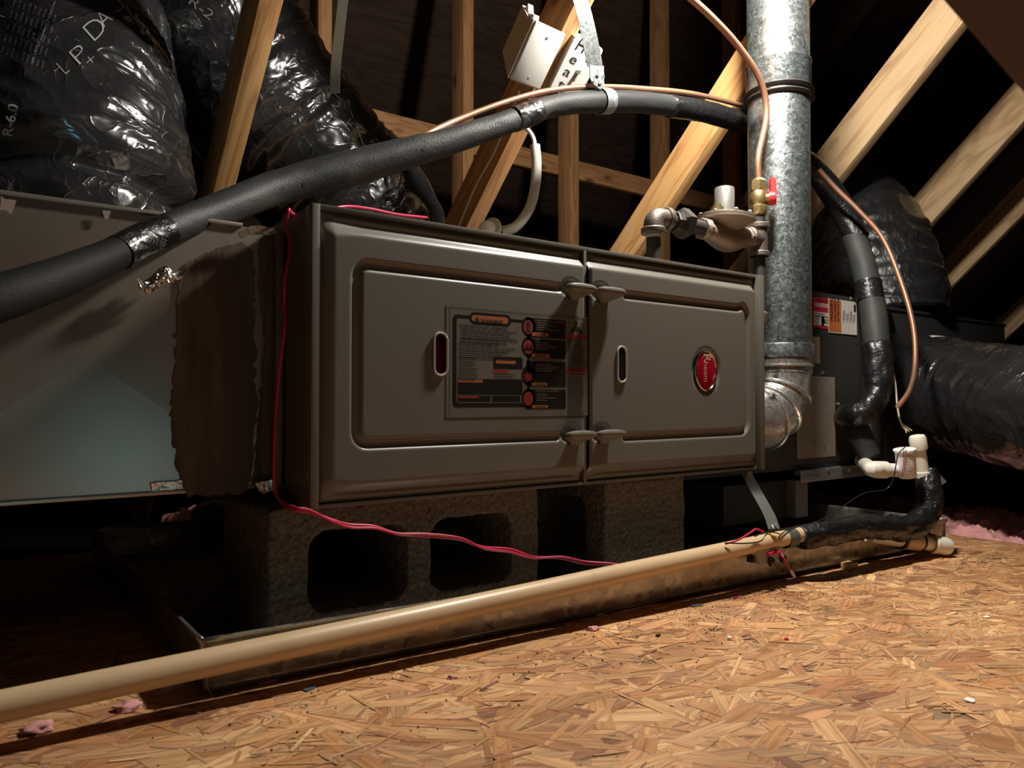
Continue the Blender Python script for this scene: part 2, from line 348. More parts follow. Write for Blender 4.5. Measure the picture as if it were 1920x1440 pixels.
class Flat:
    """collects flat print (text / polygons) on a surface: fn(u,v) -> 3D"""
    def __init__(s, fn): s.fn = fn; s.g = G()
    def text(s, t, u, v, size, ang=0, bold=0, sx=1, dense=False, width=None):
        V, Fc = text2d(t, bold, dense)
        if not V: return s
        x0 = min(p[0] for p in V); x1 = max(p[0] for p in V)
        k = size/.7
        kx = k*sx if width is None else width/(x1-x0)
        c, sn = math.cos(ang), math.sin(ang); P = []
        for x, y in V:
            X = (x-x0)*kx; Y = y*k; P.append(s.fn(u+X*c-Y*sn, v+X*sn+Y*c))
        s.g.add(P, Fc); return s
    def poly(s, pts): s.g.add([s.fn(*p) for p in pts], [tuple(range(len(pts)))]); return s
    def rect(s, u0, v0, u1, v1, r=0):
        if r: return s.poly([((u0+u1)/2+a, (v0+v1)/2+b) for a, b in rrect(abs(u1-u0), abs(v1-v0), r)])
        return s.poly([(u0, v0), (u1, v0), (u1, v1), (u0, v1)])
    def ell(s, u, v, a, b, n=28): return s.poly([(u+a*math.cos(2*math.pi*i/n), v+b*math.sin(2*math.pi*i/n)) for i in range(n)])
    def ring(s, u, v, a, b, w, n=28):
        V = []; Fc = []
        for i in range(n):
            t = 2*math.pi*i/n; V += [s.fn(u+a*math.cos(t), v+b*math.sin(t)), s.fn(u+(a-w)*math.cos(t), v+(b-w)*math.sin(t))]
        for i in range(n): j = (i+1) % n; Fc.append((2*i, 2*j, 2*j+1, 2*i+1))
        s.g.add(V, Fc); return s
    def lines(s, u0, v0, u1, n, dv, h, seed=0, jit=.35):
        rd = random.Random(seed)
        for i in range(n):
            v = v0-i*dv; e = u1-(u1-u0)*rd.random()*jit; u = u0
            while u < e:
                wd = (u1-u0)*rd.uniform(.05, .13); q = min(u+wd, e); s.rect(u, v, q, v-h); u = q+(u1-u0)*.012
        return s
    def obj(s, name, m, parent, label=None):
        V = [Vector(v) for v in s.g.V]
        def good(f): return all(V[i].x < 900 for i in f) and max((V[i]-V[f[0]]).length for i in f) < (.03 if len(f) == 3 else .5)
        F2 = [f for f in s.g.F if good(f)] if any(v.x > 900 for v in V) or len(s.g.F) > 40 and len(s.g.F[0]) == 3 else s.g.F
        used = sorted({i for f in F2 for i in f}); mp = {k: j for j, k in enumerate(used)}
        s.g.V = [V[i] for i in used]; s.g.F = [tuple(mp[i] for i in f) for f in F2]
        o = link(name, s.g.V, s.g.F, m, parent, smooth=False)
        if label: o['label'] = label
        o['kind'] = 'stuff'
        return o
def bvh_of(o):
    W = wm(o); me = o.data
    return BVHTree.FromPolygons([W @ v.co for v in me.vertices], [tuple(p.vertices) for p in me.polygons])
def drape(bvh, off=.0015):
    """print laid on a real surface"""
    def fn(px, py):
        r = ray(px, py).normalized(); h = bvh.ray_cast(C, r)
        if h[0] is None: return Vector((999, 0, 0))
        return h[0]-r*off
    return fn

# ------------------------------------------------------------ structure: deck, roof, gables, insulation
FX0, FX1, FY0, FY1 = -1.1, 1.64, -1.34, .80
g = G(); g.add([(FX0,FY0,zf(FX0)),(FX1,FY0,zf(FX1)),(FX1,FY1,zf(FX1)),(FX0,FY1,zf(FX0)),(FX0,FY0,zf(FX0)-.018),(FX1,FY0,zf(FX1)-.018),(FX1,FY1,zf(FX1)-.018),(FX0,FY1,zf(FX0)-.018)],
      [(0,1,2,3),(7,6,5,4),(0,4,5,1),(1,5,6,2),(2,6,7,3),(3,7,4,0)])
floor = g.obj('floor', M['osbbase'], smooth=False); floor['kind'] = 'structure'
def make_strands():
    rd = random.Random(3); V = []; Fc = []; vc = []; uvs = []
    pal = [(.60,.36,.17), (.66,.42,.21), (.52,.28,.12), (.70,.48,.26), (.58,.33,.17), (.44,.22,.11), (.63,.38,.20), (.56,.36,.19), (.34,.17,.10), (.50,.30,.17), (.40,.26,.15)]
    pw = [5, 5, 4, 3, 5, 2, 4, 3, .8, 2, 1]
    N = 16500
    for i in range(N):
        x = rd.uniform(-.9, FX1-.02); y = rd.uniform(-1.15, .3) if i % 5 else rd.uniform(-.75, .05)
        big = rd.random() < .16
        l = rd.uniform(.07, .15) if big else rd.uniform(.03, .11); wd = rd.uniform(.02, .05) if big else rd.uniform(.006, .022)
        if i > 12500: l = rd.uniform(.015, .06); wd = rd.uniform(.0012, .0045)
        a = rd.gauss(math.radians(-12), .55) if rd.random() < .8 else rd.uniform(0, math.pi)
        c, s = math.cos(a), math.sin(a)
        sk = rd.uniform(-.4, .4)*wd
        pts = [(-l/2, -wd/2*rd.uniform(.6, 1)), (-l/4, -wd/2), (l/4, -wd/2*rd.uniform(.85, 1)), (l/2, -wd/2*rd.uniform(.3, 1)), (l/2+sk, wd/2*rd.uniform(.3, 1)), (l/4, wd/2), (-l/4, wd/2*rd.uniform(.85, 1)), (-l/2+sk, wd/2*rd.uniform(.4, 1))]
        h = .0002+(.0010 if not big else .0007)*rd.random()+(.0005 if i > 12500 else 0); tx = rd.gauss(0, .0045); ty = rd.gauss(0, .012)
        k = len(V); col = Vector(rd.choices(pal, pw)[0])*rd.uniform(.78, 1.16); col = Vector((col.x*1.12, col.y*1.02, col.z*.94)); u0 = rd.uniform(0, 50)
        mx, my = min(.0011, wd*.22), min(.0009, wd*.2)
        for sc_ in (0, 1):
            for u, v in pts:
                if sc_: u -= math.copysign(mx*1.5, u); v -= math.copysign(my, v)
                X = min(max(x+u*c-v*s, FX0), FX1); Yy = y+u*s+v*c
                V.append((X, Yy, zf(X)+max(.00005, h+u*tx+v*ty)+(.00012 if sc_ else 0))); uvs.append((u0+u, u0+v)); vc.append(col*(1 if sc_ else .60))
        Fc.append(tuple(range(k+8, k+16)))
        for q in range(8): Fc.append((k+q, k+(q+1) % 8, k+8+(q+1) % 8, k+8+q))
    me = bpy.data.meshes.new('osb_strand'); o0 = wm(floor).translation
    me.from_pydata([(v[0]-o0.x, v[1]-o0.y, v[2]-o0.z) for v in V], [], Fc); me.update()
    ca = me.color_attributes.new('Col', 'FLOAT_COLOR', 'POINT')
    ca.data.foreach_set('color', np.array([(*c, 1) for c in vc], dtype=np.float32).ravel())
    uvl = me.uv_layers.new(name='UVMap'); li = np.zeros(len(me.loops), dtype=np.int32); me.loops.foreach_get('vertex_index', li); uvl.data.foreach_set('uv', np.array(uvs, dtype=np.float32)[li].ravel())
    me.materials.append(M['osb']); o = bpy.data.objects.new('osb_strand', me); COL.objects.link(o); place(o, Matrix.Translation(o0), floor)
    o['kind'] = 'stuff'; return o
make_strands()
# roof deck (both slopes) and gables, blackened board below
RX0, RX1 = -2.6, 7.5; SL = .947
RZ = 4.5
def roofz(y): return RZ-SL*y if y > -.35 else RZ+SL*.35+SL*(y+.35)
YB, YF = 4.0, -4.6
cg = G()
for (ya, yb) in ((YB, -.35), (-.35, YF)):
    za, zb = roofz(ya), roofz(yb)
    cg.add([(RX0,ya,za),(RX1,ya,za),(RX1,yb,zb),(RX0,yb,zb),(RX0,ya,za+.016),(RX1,ya,za+.016),(RX1,yb,zb+.016),(RX0,yb,zb+.016)], [(0,1,2,3),(7,6,5,4),(0,4,5,1),(1,5,6,2),(2,6,7,3),(3,7,4,0)])
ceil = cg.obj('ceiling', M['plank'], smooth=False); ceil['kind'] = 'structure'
for nm, x in (('wall_left', RX0), ('wall_right', RX1)):
    pts = [(x, YB, roofz(YB)), (x, -.35, roofz(-.35)), (x, YF, roofz(YF))]
    pts = [(x, YF, -.12), (x, YB, -.12), (x, YB, max(roofz(YB), -.1)), (x, -.35, roofz(-.35)), (x, YF, max(roofz(YF), -.1))]
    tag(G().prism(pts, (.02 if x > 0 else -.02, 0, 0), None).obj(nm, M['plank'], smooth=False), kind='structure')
sf = G().box((RX0, YF, -.14), (RX1, YB, -.12)).obj('trim_1', M['gyps'], smooth=False); sf['kind'] = 'structure'
def insulation(name, x0, x1, y0, y1, z0, nx, ny, label, seed, hfun):
    V = []; Fc = []
    for j in range(ny+1):
        for i in range(nx+1):
            x = x0+(x1-x0)*i/nx; y = y0+(y1-y0)*j/ny
            p = Vector((x*9+seed, y*9, seed)); e = min(1, min(i, nx-i, j, ny-j)/2)
            V.append((x+.02*noise.noise(p*3), y+.02*noise.noise(p*3+Vector((5,5,5))), z0+e*(hfun(x, y)+.03*noise.noise(p)+.03*abs(noise.noise(p*3.3))+.022*abs(noise.noise(p*8)))))
    for j in range(ny):
        for i in range(nx): k = j*(nx+1)+i; Fc.append((k, k+1, k+nx+2, k+nx+1))
    o = link(name, V, Fc, 'pink'); tag(o, label, 'insulation', kind='stuff'); return o
insulation('insulation_blanket', 1.66, 2.15, -1.0, .9, -.12, 110, 260, 'fluffy pink fibreglass insulation beyond the right edge of the chipboard deck', 3.1, lambda x, y: .10)
insulation('insulation_blanket', .12, 1.6, .83, 1.55, -.115, 70, 40, 'pink insulation in the dark behind the furnace and ducts', 8.7, lambda x, y: .11)

# ------------------------------------------------------------ truss webs (diagonals), studs, girt
def web(px, py, z0, m, label, dep=.089, y0=-.5, y1=None, name='diagonal_brace'):
    r = ray(px, py); t = (z0-C.z-SL*C.y)/(r.z+SL*r.y); x = (C+r*t).x
    y1 = y1 if y1 is not None else (z0+.02)/SL
    n = Vector((0, SL, 1)).normalized()*dep/2
    o = beam(name, Vector((x, y0, z0-SL*y0))+n, Vector((x, y1, z0-SL*y1))+n, (1,0,0), .038, dep, m); tag(o, label, 'wood brace', 'diagonal truss braces')
    return o, x
ZW = 1.30
braceA, xA = web(463, 185, ZW+.05, M['woody'], 'bright diagonal wooden brace crossing in front of the big black flexible ducts')
braceB, xB = web(942, 317, 1.28, M['wood'], 'diagonal wooden brace carrying the white cover box and the switch plate')
braceC, xC = web(1318, 300, ZW, M['woody'], 'yellow pine diagonal brace just left of the round metal flue')
braceD, xD = web(1664, 230, ZW, M['woodp'], 'pale diagonal timber high at right, the first one right of the flue', dep=.115)
braceE, xE = web(1832, 330, ZW, M['woodp'], 'second diagonal timber right of the flue, above the black plenum', dep=.115)
braceF, xF = web(1850, 475, ZW+.02, M['woodp'], 'third diagonal timber right of the flue, dim and thin', dep=.1)
web(1905, 620, ZW+.05, M['woodp'], 'lowest diagonal timber at the right picture edge above the black flexible duct', dep=.1)
YP = 1.66
for i, (px, wdt, lab) in enumerate([(606, .038, 'thin upright stud above the second black duct, left of the steel hanger strap'), (875, .038, 'upright stud behind the bend of the insulated line, left of the braces'),
                   (1074, .038, 'upright stud behind the furnace with a grey steel strip on its face'), (1246, .038, 'upright stud directly behind the gas pipe elbow'), (1381, .038, 'upright stud mostly hidden behind the metal flue')]):
    x = onY(px, 300, YP).x
    zt = roofz(YP+.05)-.02
    s = beam('wall_stud', (x, YP+.03, -.119), (x, YP+.03, zt), (1,0,0), .05, .085, M['wood']); tag(s, lab, 'wood stud', 'upright studs of the rear wall')
    if i == 2:
        z1 = onY(1074, 333, YP-.01).z
        g = G().box((x-.004, YP-.011, .3), (x+.018, YP-.0055, z1)); st = g.obj('steel_strip', 'greyp'); tag(st, 'flat grey steel strip fixed along the stud behind the furnace', 'metal strip')
# girt: two boards
p0 = onY(700, 270, YP+.09); p1 = onY(1400, 345+12, YP+.09)
for (a, b, lab) in ((( -.2), onY(1047, 310, YP+.09).x-.002, 'horizontal wooden rail behind the studs, left length below the insulated line'), (onY(1047, 310, YP+.09).x+.002, 4.2, 'horizontal wooden rail behind the studs, right length running behind the flue')):
    zz = onY(1160, 340, YP+.09).z
    tag(beam('wall_rail', (a, YP+.09, zz), (b, YP+.09, zz), (0,1,0), .036, .085, M['wood']), lab, 'wood rail', 'rails of the rear wall')
# roof rafters under the deck
for i, lab_ in enumerate(('faint dark rafter high in the background, left of the metal flue', 'faint dark rafter in the background just right of the metal flue')):
    x = 4.3+1.3*i
    dn = Vector((0, -SL, -1)).normalized()*.075
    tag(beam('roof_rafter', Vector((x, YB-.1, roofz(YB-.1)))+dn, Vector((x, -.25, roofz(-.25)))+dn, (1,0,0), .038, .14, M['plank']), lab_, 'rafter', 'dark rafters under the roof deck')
# blurred dark board close to the lens, upper right corner
bm_ = D(1790+161*.84*.5+65, -140*.84*.5+75, .36); bdir = (RT*.656-UP*.755).normalized(); bm_ += (RT*.755+UP*.656)*.031
ba = bm_+bdir*((zf(.1)-bm_.z)/bdir.z+.0); bb = bm_-bdir*1.9
bl = beam('near_timber', ba, bb, (RT*.755+UP*.656), .089, .038, M['maroon'], bev=.003)
tag(bl, 'blurred dark maroon timber close to the lens, filling the upper right corner', 'timber')

# ------------------------------------------------------------ furnace
FL, FZ0, FZ1, FD = .864, .200, .556, .70
fur = thing('furnace', 'taupe horizontal gas furnace with two latched doors and a red oval badge, on concrete blocks', 'furnace', (0, 0, FZ0))
g = G().box((.001, .004, FZ0), (FL-.001, FD, FZ1), .002)
g.obj('cabinet', 'paint_side', fur, sharp=True)
g = G()                                                   # face frame lips
g.box((0, -.010, FZ0-.001), (.010, .012, FZ1+.001), .001); g.box((FL-.012, -.016, FZ0-.001), (FL+.001, .012, FZ1+.001), .001)
g.box((.01, -.0075, FZ1-.004), (FL-.01, .012, FZ1+.002), .0008); g.box((.01, -.006, FZ0-.001), (FL-.01, .012, FZ0+.004), .0008)
g.obj('front_frame', 'paint', fur)
def sst(a, b, x): t = min(1, max(0, (x-a)/(b-a))); return t*t*(3-2*t)
def sdr(x, z, x0, x1, z0, z1, r):
    dx = abs(x-(x0+x1)/2)-(x1-x0)/2+r; dz = abs(z-(z0+z1)/2)-(z1-z0)/2+r
    return math.hypot(max(dx, 0), max(dz, 0))+min(max(dx, dz), 0)-r
def segd(x, z, pts):
    best = 9
    for (ax, az), (bx, bz) in zip(pts, pts[1:]):
        dx, dz = bx-ax, bz-az; t = min(1, max(0, ((x-ax)*dx+(z-az)*dz)/max(1e-12, dx*dx+dz*dz))); best = min(best, math.hypot(x-ax-t*dx, z-az-t*dz))
    return best
def arcpts(cx, cz, r, a0, a1, n=6): return [(cx+r*math.cos(math.radians(a0+(a1-a0)*i/n)), cz+r*math.sin(math.radians(a0+(a1-a0)*i/n))) for i in range(n+1)]
def door(name, x0, x1, pil, seam, gro, dimples, latch_z, win, label):
    nx = int((x1-x0)/.002); z0, z1 = FZ0+.004, FZ1-.004; nz = int((z1-z0)/.002); V = []; Fc = []
    for j in range(nz+1):
        z = z0+(z1-z0)*j/nz
        for i in range(nx+1):
            x = x0+(x1-x0)*i/nx; h = .003
            px0, px1 = pil
            d = sdr(x, z, px0, px1, .221, .532, .012)
            bw = .0075+.006*sst(.06, .0, x-x0)*(1 if x0 < .1 else 0)
            h += .0105*sst(bw, -bw, d)
            # ribs in the flange above and below the raised field
            h += .0022*sst(.0025, 0, abs(z-.5445)-.0012)*sst(0, .008, min(x-x0-.012, x1-.012-x))
            h += .002*sst(.0025, 0, abs(z-.212)-.0012)*sst(0, .008, min(x-x0-.012, x1-.012-x))
            h -= .0052*sst(.0078, .0030, segd(x, z, gro))
            for cx, cz, a, b, dp in dimples:
                e = math.hypot((x-cx)/a, (z-cz)/b); h -= dp*sst(1.0, .72, e)
            ed = min(x-x0, x1-x, z-z0, z1-z); h -= .003*sst(.0035, 0, ed)
            V.append((x, -h, z))
    for j in range(nz):
        for i in range(nx): k = j*(nx+1)+i; Fc.append((k, k+1, k+nx+2, k+nx+1))
    # return flanges
    k = len(V); edge = [j*(nx+1) for j in range(nz+1)]; V += [(x0, .006, V[e][2]) for e in edge]
    for j in range(nz): Fc.append((edge[j+1], edge[j], k+j, k+j+1))
    k = len(V); edge = [j*(nx+1)+nx for j in range(nz+1)]; V += [(x1, .006, V[e][2]) for e in edge]
    for j in range(nz): Fc.append((edge[j], edge[j+1], k+j+1, k+j))
    o = link(name, V, Fc, 'paint', fur); o['label'] = label; return o
lx = .402; 
gro1 = [(.374, .4895)]+[(.071, .4905)]+arcpts(.071, .4745, .016, 90, 180)+arcpts(.071, .289, .016, 180, 270)+[(.370, .273)]
gro2 = [(.462+.048, .4905)]+[(.79, .4905)]+arcpts(.795, .4755, .022, 60, 0)+arcpts(.797, .289, .02, 0, -90)+[(.508, .268)]
LZ = (.4885, .2735)
HX = ((.402, .462))
dimp1 = [(.395, z+.003, .021, .016, .005) for z in LZ]; dimp2 = [(.455, z+.003, .021, .016, .005) for z in LZ]+[(.702, .3765, .040, .043, .005)]
d1 = door('left_door', .012, .4243, (.016, .445), 1, gro1, dimp1, LZ, None, 'wider left door with the warning sticker')
d2 = door('right_door', .4337, .852, (.418, .846), 0, gro2, dimp2, LZ, None, 'right door with the red oval badge')
g = G().box((.4264, -.0075, FZ0+.003), (.4316, .006, FZ1-.003), .0008); g.obj('seam_strip', 'paint', fur)
G().box((.420, .0015, FZ0+.004), (.438, .0035, FZ1-.004)).obj('seam_gap', 'dark', fur)
# latches
for hx in HX:
    for z in LZ:
        secs = [(-.006, .011, .012, -.001), (-.013, .0095, .0105, -.001), (-.018, .016, .0095, .001), (-.022, .0262, .0080, .003), (-.028, .0280, .0072, .0045), (-.034, .0268, .0056, .0055), (-.036, .020, .0025, .006)]
        V = []; Fc = []; sg = 24
        for (y, a, b, dz) in secs:
            for k in range(sg):
                t = 2*math.pi*k/sg; c, s_ = math.cos(t), math.sin(t)
                V.append((hx+a*math.copysign(abs(c)**.75, c), y, z+dz-.003+b*math.copysign(abs(s_)**.75, s_)))
        for i in range(len(secs)-1):
            for k in range(sg): k2 = (k+1) % sg; Fc.append((i*sg+k, i*sg+k2, (i+1)*sg+k2, (i+1)*sg+k))
        Fc.append(tuple((len(secs)-1)*sg+k for k in range(sg)))
        gg = G(); gg.add(V, Fc); gg.obj('latch', 'paint', fur)
# sight windows
for sx, sz, w_, h_, mt, lab in ((.1715, .386, .0225, .058, 'redglow', 'capsule sight window with a red glimmer'), (.4985, .382, .0215, .058, 'dark', 'clear capsule sight window with a dark centre')):
    sg = rrect(w_-.003, h_-.003, (w_-.003)/2-.0002, 8); g = G(); P = [(sx+a, -.0153, sz+b) for a, b in sg]
    V, Fc = tube(P+[P[0]], .0016, 8, None, False, None, False); g.add(V, Fc); so = g.obj('sight_window', 'glassrim', fur); so['label'] = lab
    sg = rrect(w_-.0075, h_-.0075, (w_-.0075)/2-.0002, 8)
    g = G().prism([(sx+a, -.0142, sz+b) for a, b in sg], (0, -.0008, 0), None); g.obj('window_lens', mt, so)
# badge
ex, ez, ea, eb = .702, .3765, .0275, .0335
def ellipsoid_cap(cx, cz, a, b, y0, h, rings=8, seg=36):
    V = [(cx, y0-h, cz)]; Fc = []
    for i in range(1, rings+1):
        f = i/rings
        for k in range(seg): t = 2*math.pi*k/seg; V.append((cx+a*f*math.cos(t), y0-h*math.sqrt(max(0, 1-f*f*.85))+h*.387*0, cz+b*f*math.sin(t)))
    for k in range(seg): Fc.append((0, 1+k, 1+(k+1) % seg))
    for i in range(rings-1):
        for k in range(seg): k2 = (k+1) % seg; Fc.append((1+i*seg+k, 1+(i+1)*seg+k, 1+(i+1)*seg+k2, 1+i*seg+k2))
    return V, Fc
g = G(); g.add(*ellipsoid_cap(ex, ez, ea, eb, -.0115, .0042)); badge = g.obj('badge', 'emblem', fur); badge['label'] = 'red enamel oval badge with raised lettering'
P = [(ex+ea*math.cos(2*math.pi*k/40), -.0135, ez+eb*math.sin(2*math.pi*k/40)) for k in range(41)]
g = G().tube(P, .0016, 8, None, False, None, False); g.obj('badge_rim', 'chrome', badge)
g = G()
P = [(ex+ea*.98*math.cos(2*math.pi*k/40), -.0085, ez+eb*.98*math.sin(2*math.pi*k/40)) for k in range(40)]
g.prism(P, (0, -.0035, 0), None); g.obj('badge_base', 'dark', badge)
fl = Flat(lambda u, v: (ex+u, -.0161+(u*u/(ea*ea)+v*v/(eb*eb))*.0016, ez+v))
fl.text('R', -.0085, .0285, .020, ang=-math.pi/2, bold=-.01, width=.014)
fl.text('heem', -.0090, .0150, .0115, ang=-math.pi/2, bold=.004, width=.034)
fl.rect(-.012, .0235, .014, .0243)
fl.obj('badge_lettering', 'emblem_type', badge)
# warning sticker
yl = -.0141
def bx(u, v): p = onY(830+u/6.4, 560+v/6.4, yl); return p.x, p.z
lu0, lv1 = bx(75, 97); lu1, lv0 = bx(1735, 1392); 
g = G(); g.box((lu0-.004, yl, .3035), (lu1+.001, yl+.0005, .4505)); wl = g.obj('warning_label', 'film', fur, smooth=False); wl['label'] = 'clear film warning sticker printed in black, orange and red'
def P_(y): return Flat(lambda u, v: (u, y, v))
fr = P_(yl-.0002)
X = lambda u: bx(u, 700)[0]
def Z(u, v): return bx(u, v)[1]
# thin outline
a, b, c_, d_ = X(80), X(1730), Z(80, 100), Z(1700, 1385)
for r_ in ((a, c_, b, c_-.0005), (a, c_, a+.0005, d_), (b-.0005, c_, b, d_)): fr.rect(*r_)
# heavy frame
a, b = X(120), X(1010); c_, d_ = Z(150, 190), Z(500, 1300); tk = X(165)-X(120)
fr.rect(a, d_, b, c_, .006)
inn = P_(yl-.00025); inn.rect(a+tk, d_+.0055, b+.001, c_-.0048, .003); inn.obj('clear_field', 'film', wl)
fr.obj('black_border', 'lblack', wl); fr = P_(yl-.0003)
fr.rect(X(318), Z(320, 158), X(822), Z(822, 342), .0085)
for (v0, v1) in ((222, 470), (470, 715), (728, 1055), (1070, 1320)):
    fr.rect(X(1000), Z(1200, v0+20), X(1475), Z(1200, v1), .0025)
for vv in (340, 580, 925, 1200): fr.ell(X(1027), Z(1027, vv), (X(1110)-X(945))/2, (Z(1027, vv-120)-Z(1027, vv)))
fr.rect(X(1012), Z(1012, 400), X(1045), Z(1012, 1280))
fr.rect(X(605), Z(780, 700), X(958), Z(780, 848), .002)
fr.rect(X(175), Z(500, 965), X(955), Z(500, 1155), .002); fr.rect(X(175), Z(300, 1165), X(575), Z(300, 1240)); fr.rect(X(590), Z(750, 1165), X(925), Z(750, 1240))
fr.obj('black_panels', 'lblack', wl)
t = P_(yl-.0004)
t.rect(X(345), Z(345, 192), X(785), Z(785, 305), .006); t.rect(X(1070), Z(1150, 408), X(1265), Z(1150, 452)); t.rect(X(1070), Z(1150, 662), X(1280), Z(1150, 708)); t.rect(X(1070), Z(1150, 1008), X(1250), Z(1150, 1045)); t.rect(X(1070), Z(1150, 1278), X(1260), Z(1150, 1312))
t.rect(X(635), Z(750, 742), X(875), Z(750, 782)); t.rect(X(180), Z(300, 970), X(480), Z(300, 1005))
t.obj('orange_fields', 'lorange', wl)
t = P_(yl-.0004)
for vv in (340, 580, 1200): t.ell(X(1027), Z(1027, vv), (X(1085)-X(970))/2, (Z(1027, vv-85)-Z(1027, vv)))
t.poly([(X(1027+70*math.cos(k*math.pi/8)*(1 if k % 2 else .5)), Z(1027, 940-75*math.sin(k*math.pi/8)*(1 if k % 2 else .5))) for k in range(16)])
t.rect(X(1490), Z(1600, 432), X(1718), Z(1600, 485)); t.rect(X(1490), Z(1600, 835), X(1718), Z(1600, 895)); t.rect(X(605), Z(780, 855), X(785), Z(780, 895)); t.rect(X(180), Z(300, 1170), X(430), Z(300, 1195))
t.obj('red_fields', 'lredp', wl)
t = P_(yl-.0006)
hh = lambda v0, v1: Z(500, v0)-Z(500, v1)
t.text('WARNING', X(455), Z(455, 285), hh(240, 285), bold=.02, width=X(720)-X(455))
t.poly([(X(375), Z(400, 282)), (X(445), Z(400, 282)), (X(410), Z(400, 212))])
t.text('OWNER/OPERATOR SAFETY INFORMATION', X(190), Z(480, 358), .0038, bold=.02, width=X(775)-X(190))
t.text('INSTALLER SAFETY INFORMATION', X(190), Z(430, 562), .0036, bold=.02, width=X(670)-X(190))
t.lines(X(215), Z(500, 378), X(925), 5, .0030, .0012, 1); t.lines(X(215), Z(500, 478), X(900), 3, .0030, .0012, 2)
t.lines(X(190), Z(500, 585), X(930), 6, .0029, .0012, 3); t.lines(X(190), Z(300, 705), X(420), 11, .0029, .0011, 4); t.lines(X(620), Z(700, 905), X(935), 3, .0028, .0011, 5)
t.lines(X(1500), Z(1600, 495), X(1712), 21, .00225, .0010, 6, .25); t.lines(X(1500), Z(1600, 905), X(1712), 29, .00228, .0010, 7, .25)
for vv in (428, 684, 1026, 1295): t.text('WARNING', X(1110), Z(1150, vv+12), .0024, bold=.02, width=X(1230)-X(1110))
t.text('WARNING', X(1560), Z(1600, 475), .0034, bold=.01, width=.016); t.text('ADVERTENCIA', X(1530), Z(1600, 882), .0034, bold=.01, width=.024)
t.ell(X(1025), Z(1025, 315), .0035, .0055); t.ell(X(1025), Z(1025, 385), .0045, .0015)
t.ell(X(1600), Z(1600, 300), .0028, .0035); t.poly([(X(1515), Z(1600, 418)), (X(1580), Z(1600, 335)), (X(1625), Z(1600, 335)), (X(1690), Z(1600, 418)), (X(1650), Z(1600, 418)), (X(1600), Z(1600, 365)), (X(1555), Z(1600, 418))])
t.obj('black_lettering', 'ink', wl)
t = P_(yl-.0006)
t.text('CARBON MONOXIDE POISONING', X(1110), Z(1290, 285), .0026, width=X(1450)-X(1110)); t.text('FIRE', X(1120), Z(1290, 510), .0026); t.text('EXPLOSION AND ASPHYXIATION', X(1060), Z(1290, 760), .0026, width=X(1460)-X(1060)); t.text('ELECTRICAL SHOCK', X(1120), Z(1290, 1118), .0024, width=X(1390)-X(1120))
for v0 in (300, 530, 790, 1140): t.lines(X(1125), Z(1290, v0), X(1400), 4, .003, .0009, v0, .6)
t.obj('grey_lettering', 'ltan', wl)
t = P_(yl-.0006)
for k, (du, h) in enumerate(((-40, 60), (-15, 95), (12, 70), (35, 100))): t.poly([(X(1027+du-14), Z(1027, 620)), (X(1027+du+14), Z(1027, 620)), (X(1027+du+4), Z(1027, 620-h))])
t.obj('flame_mark', 'lblack', wl)
# ------------------------------------------------------------ left trunk duct
DY, DZ0, DZ1 = .092, .221, .541
dt = thing('supply_duct', 'dull sheet metal trunk duct at left with a cross-creased face and brown sealant', 'duct', (-.3, .3, DZ0))
xc, zc = -.215, .372; XL = -.42
V = [(XL, DY, DZ0), (-.003, DY, DZ0), (-.003, DY, DZ1), (XL, DY, DZ1), (xc, DY-.0028, zc)]
g = G(); g.add(V, [(0,1,4), (1,2,4), (2,3,4), (3,0,4)])
g.box((-1.3, DY+.002, DZ0), (-.003, .60, DZ1))
g.add([(-1.3, DY, DZ0), (XL, DY, DZ0), (XL, DY, DZ1), (-1.3, DY, DZ1)], [(0,1,2,3)])
g.obj('duct_shell', 'sheet', dt, smooth=False)
g = G().box((-1.3, DY-.004, DZ1-.001), (-.05, DY+.012, DZ1+.0035), .0008); g.box((-1.3, DY-.003, DZ0-.004), (-.003, DY+.01, DZ0+.001), .0008); g.obj('seam_hem', 'sheet', dt)
g = G().box((-.016, DY-.012, DZ0-.004), (-.002, .6, DZ0+.01), .001); g.box((-.012, DY-.016, DZ0), (-.0025, DY+.01, DZ1), .001); g.obj('end_flange', 'paint_side', dt)
def patch(name, pts_px, yy, m, parent, thick=.0015, jag=2.5, seed=0, smooth=False):
    """ragged patch on the duct face"""
    rd = random.Random(seed); out = []
    for (a, b) in zip(pts_px, pts_px[1:]+pts_px[:1]):
        n = max(1, int(math.hypot(b[0]-a[0], b[1]-a[1])/9))
        for i in range(n): t = i/n; out.append((a[0]+(b[0]-a[0])*t+rd.gauss(0, jag), a[1]+(b[1]-a[1])*t+rd.gauss(0, jag)))
    P = [onY(x, y, yy) for x, y in out]
    g = G().prism(P, (0, -thick, 0), None); return g.obj(name, m, parent, smooth=False)
patch('sealant_band', [(335, 508), (395, 468), (455, 452), (474, 470), (478, 620), (482, 760), (470, 900), (455, 925), (350, 930), (332, 880), (318, 780), (330, 640), (330, 560)], DY-.0022, 'mastic', dt, seed=1)
patch('sealant_band', [(484, 452), (512, 440), (514, 905), (472, 915), (486, 780), (497, 640), (486, 540)], DY-.0015, 'mastic', dt, .001, 1.5, seed=2)
patch('foil_tape', [(283, 905), (340, 901), (342, 917), (285, 921)], DY-.0045, 'foil', dt, .001, .8, 3)
patch('foil_tape', [(478, 905), (512, 898), (513, 920), (482, 922)], DY-.014, 'foil', dt, .002, 2, 4)
patch('foil_tape', [(448, 438), (475, 424), (512, 428), (516, 436), (500, 440), (468, 441), (450, 446)], DY-.016, 'foil', dt, .004, 1.5, 5)
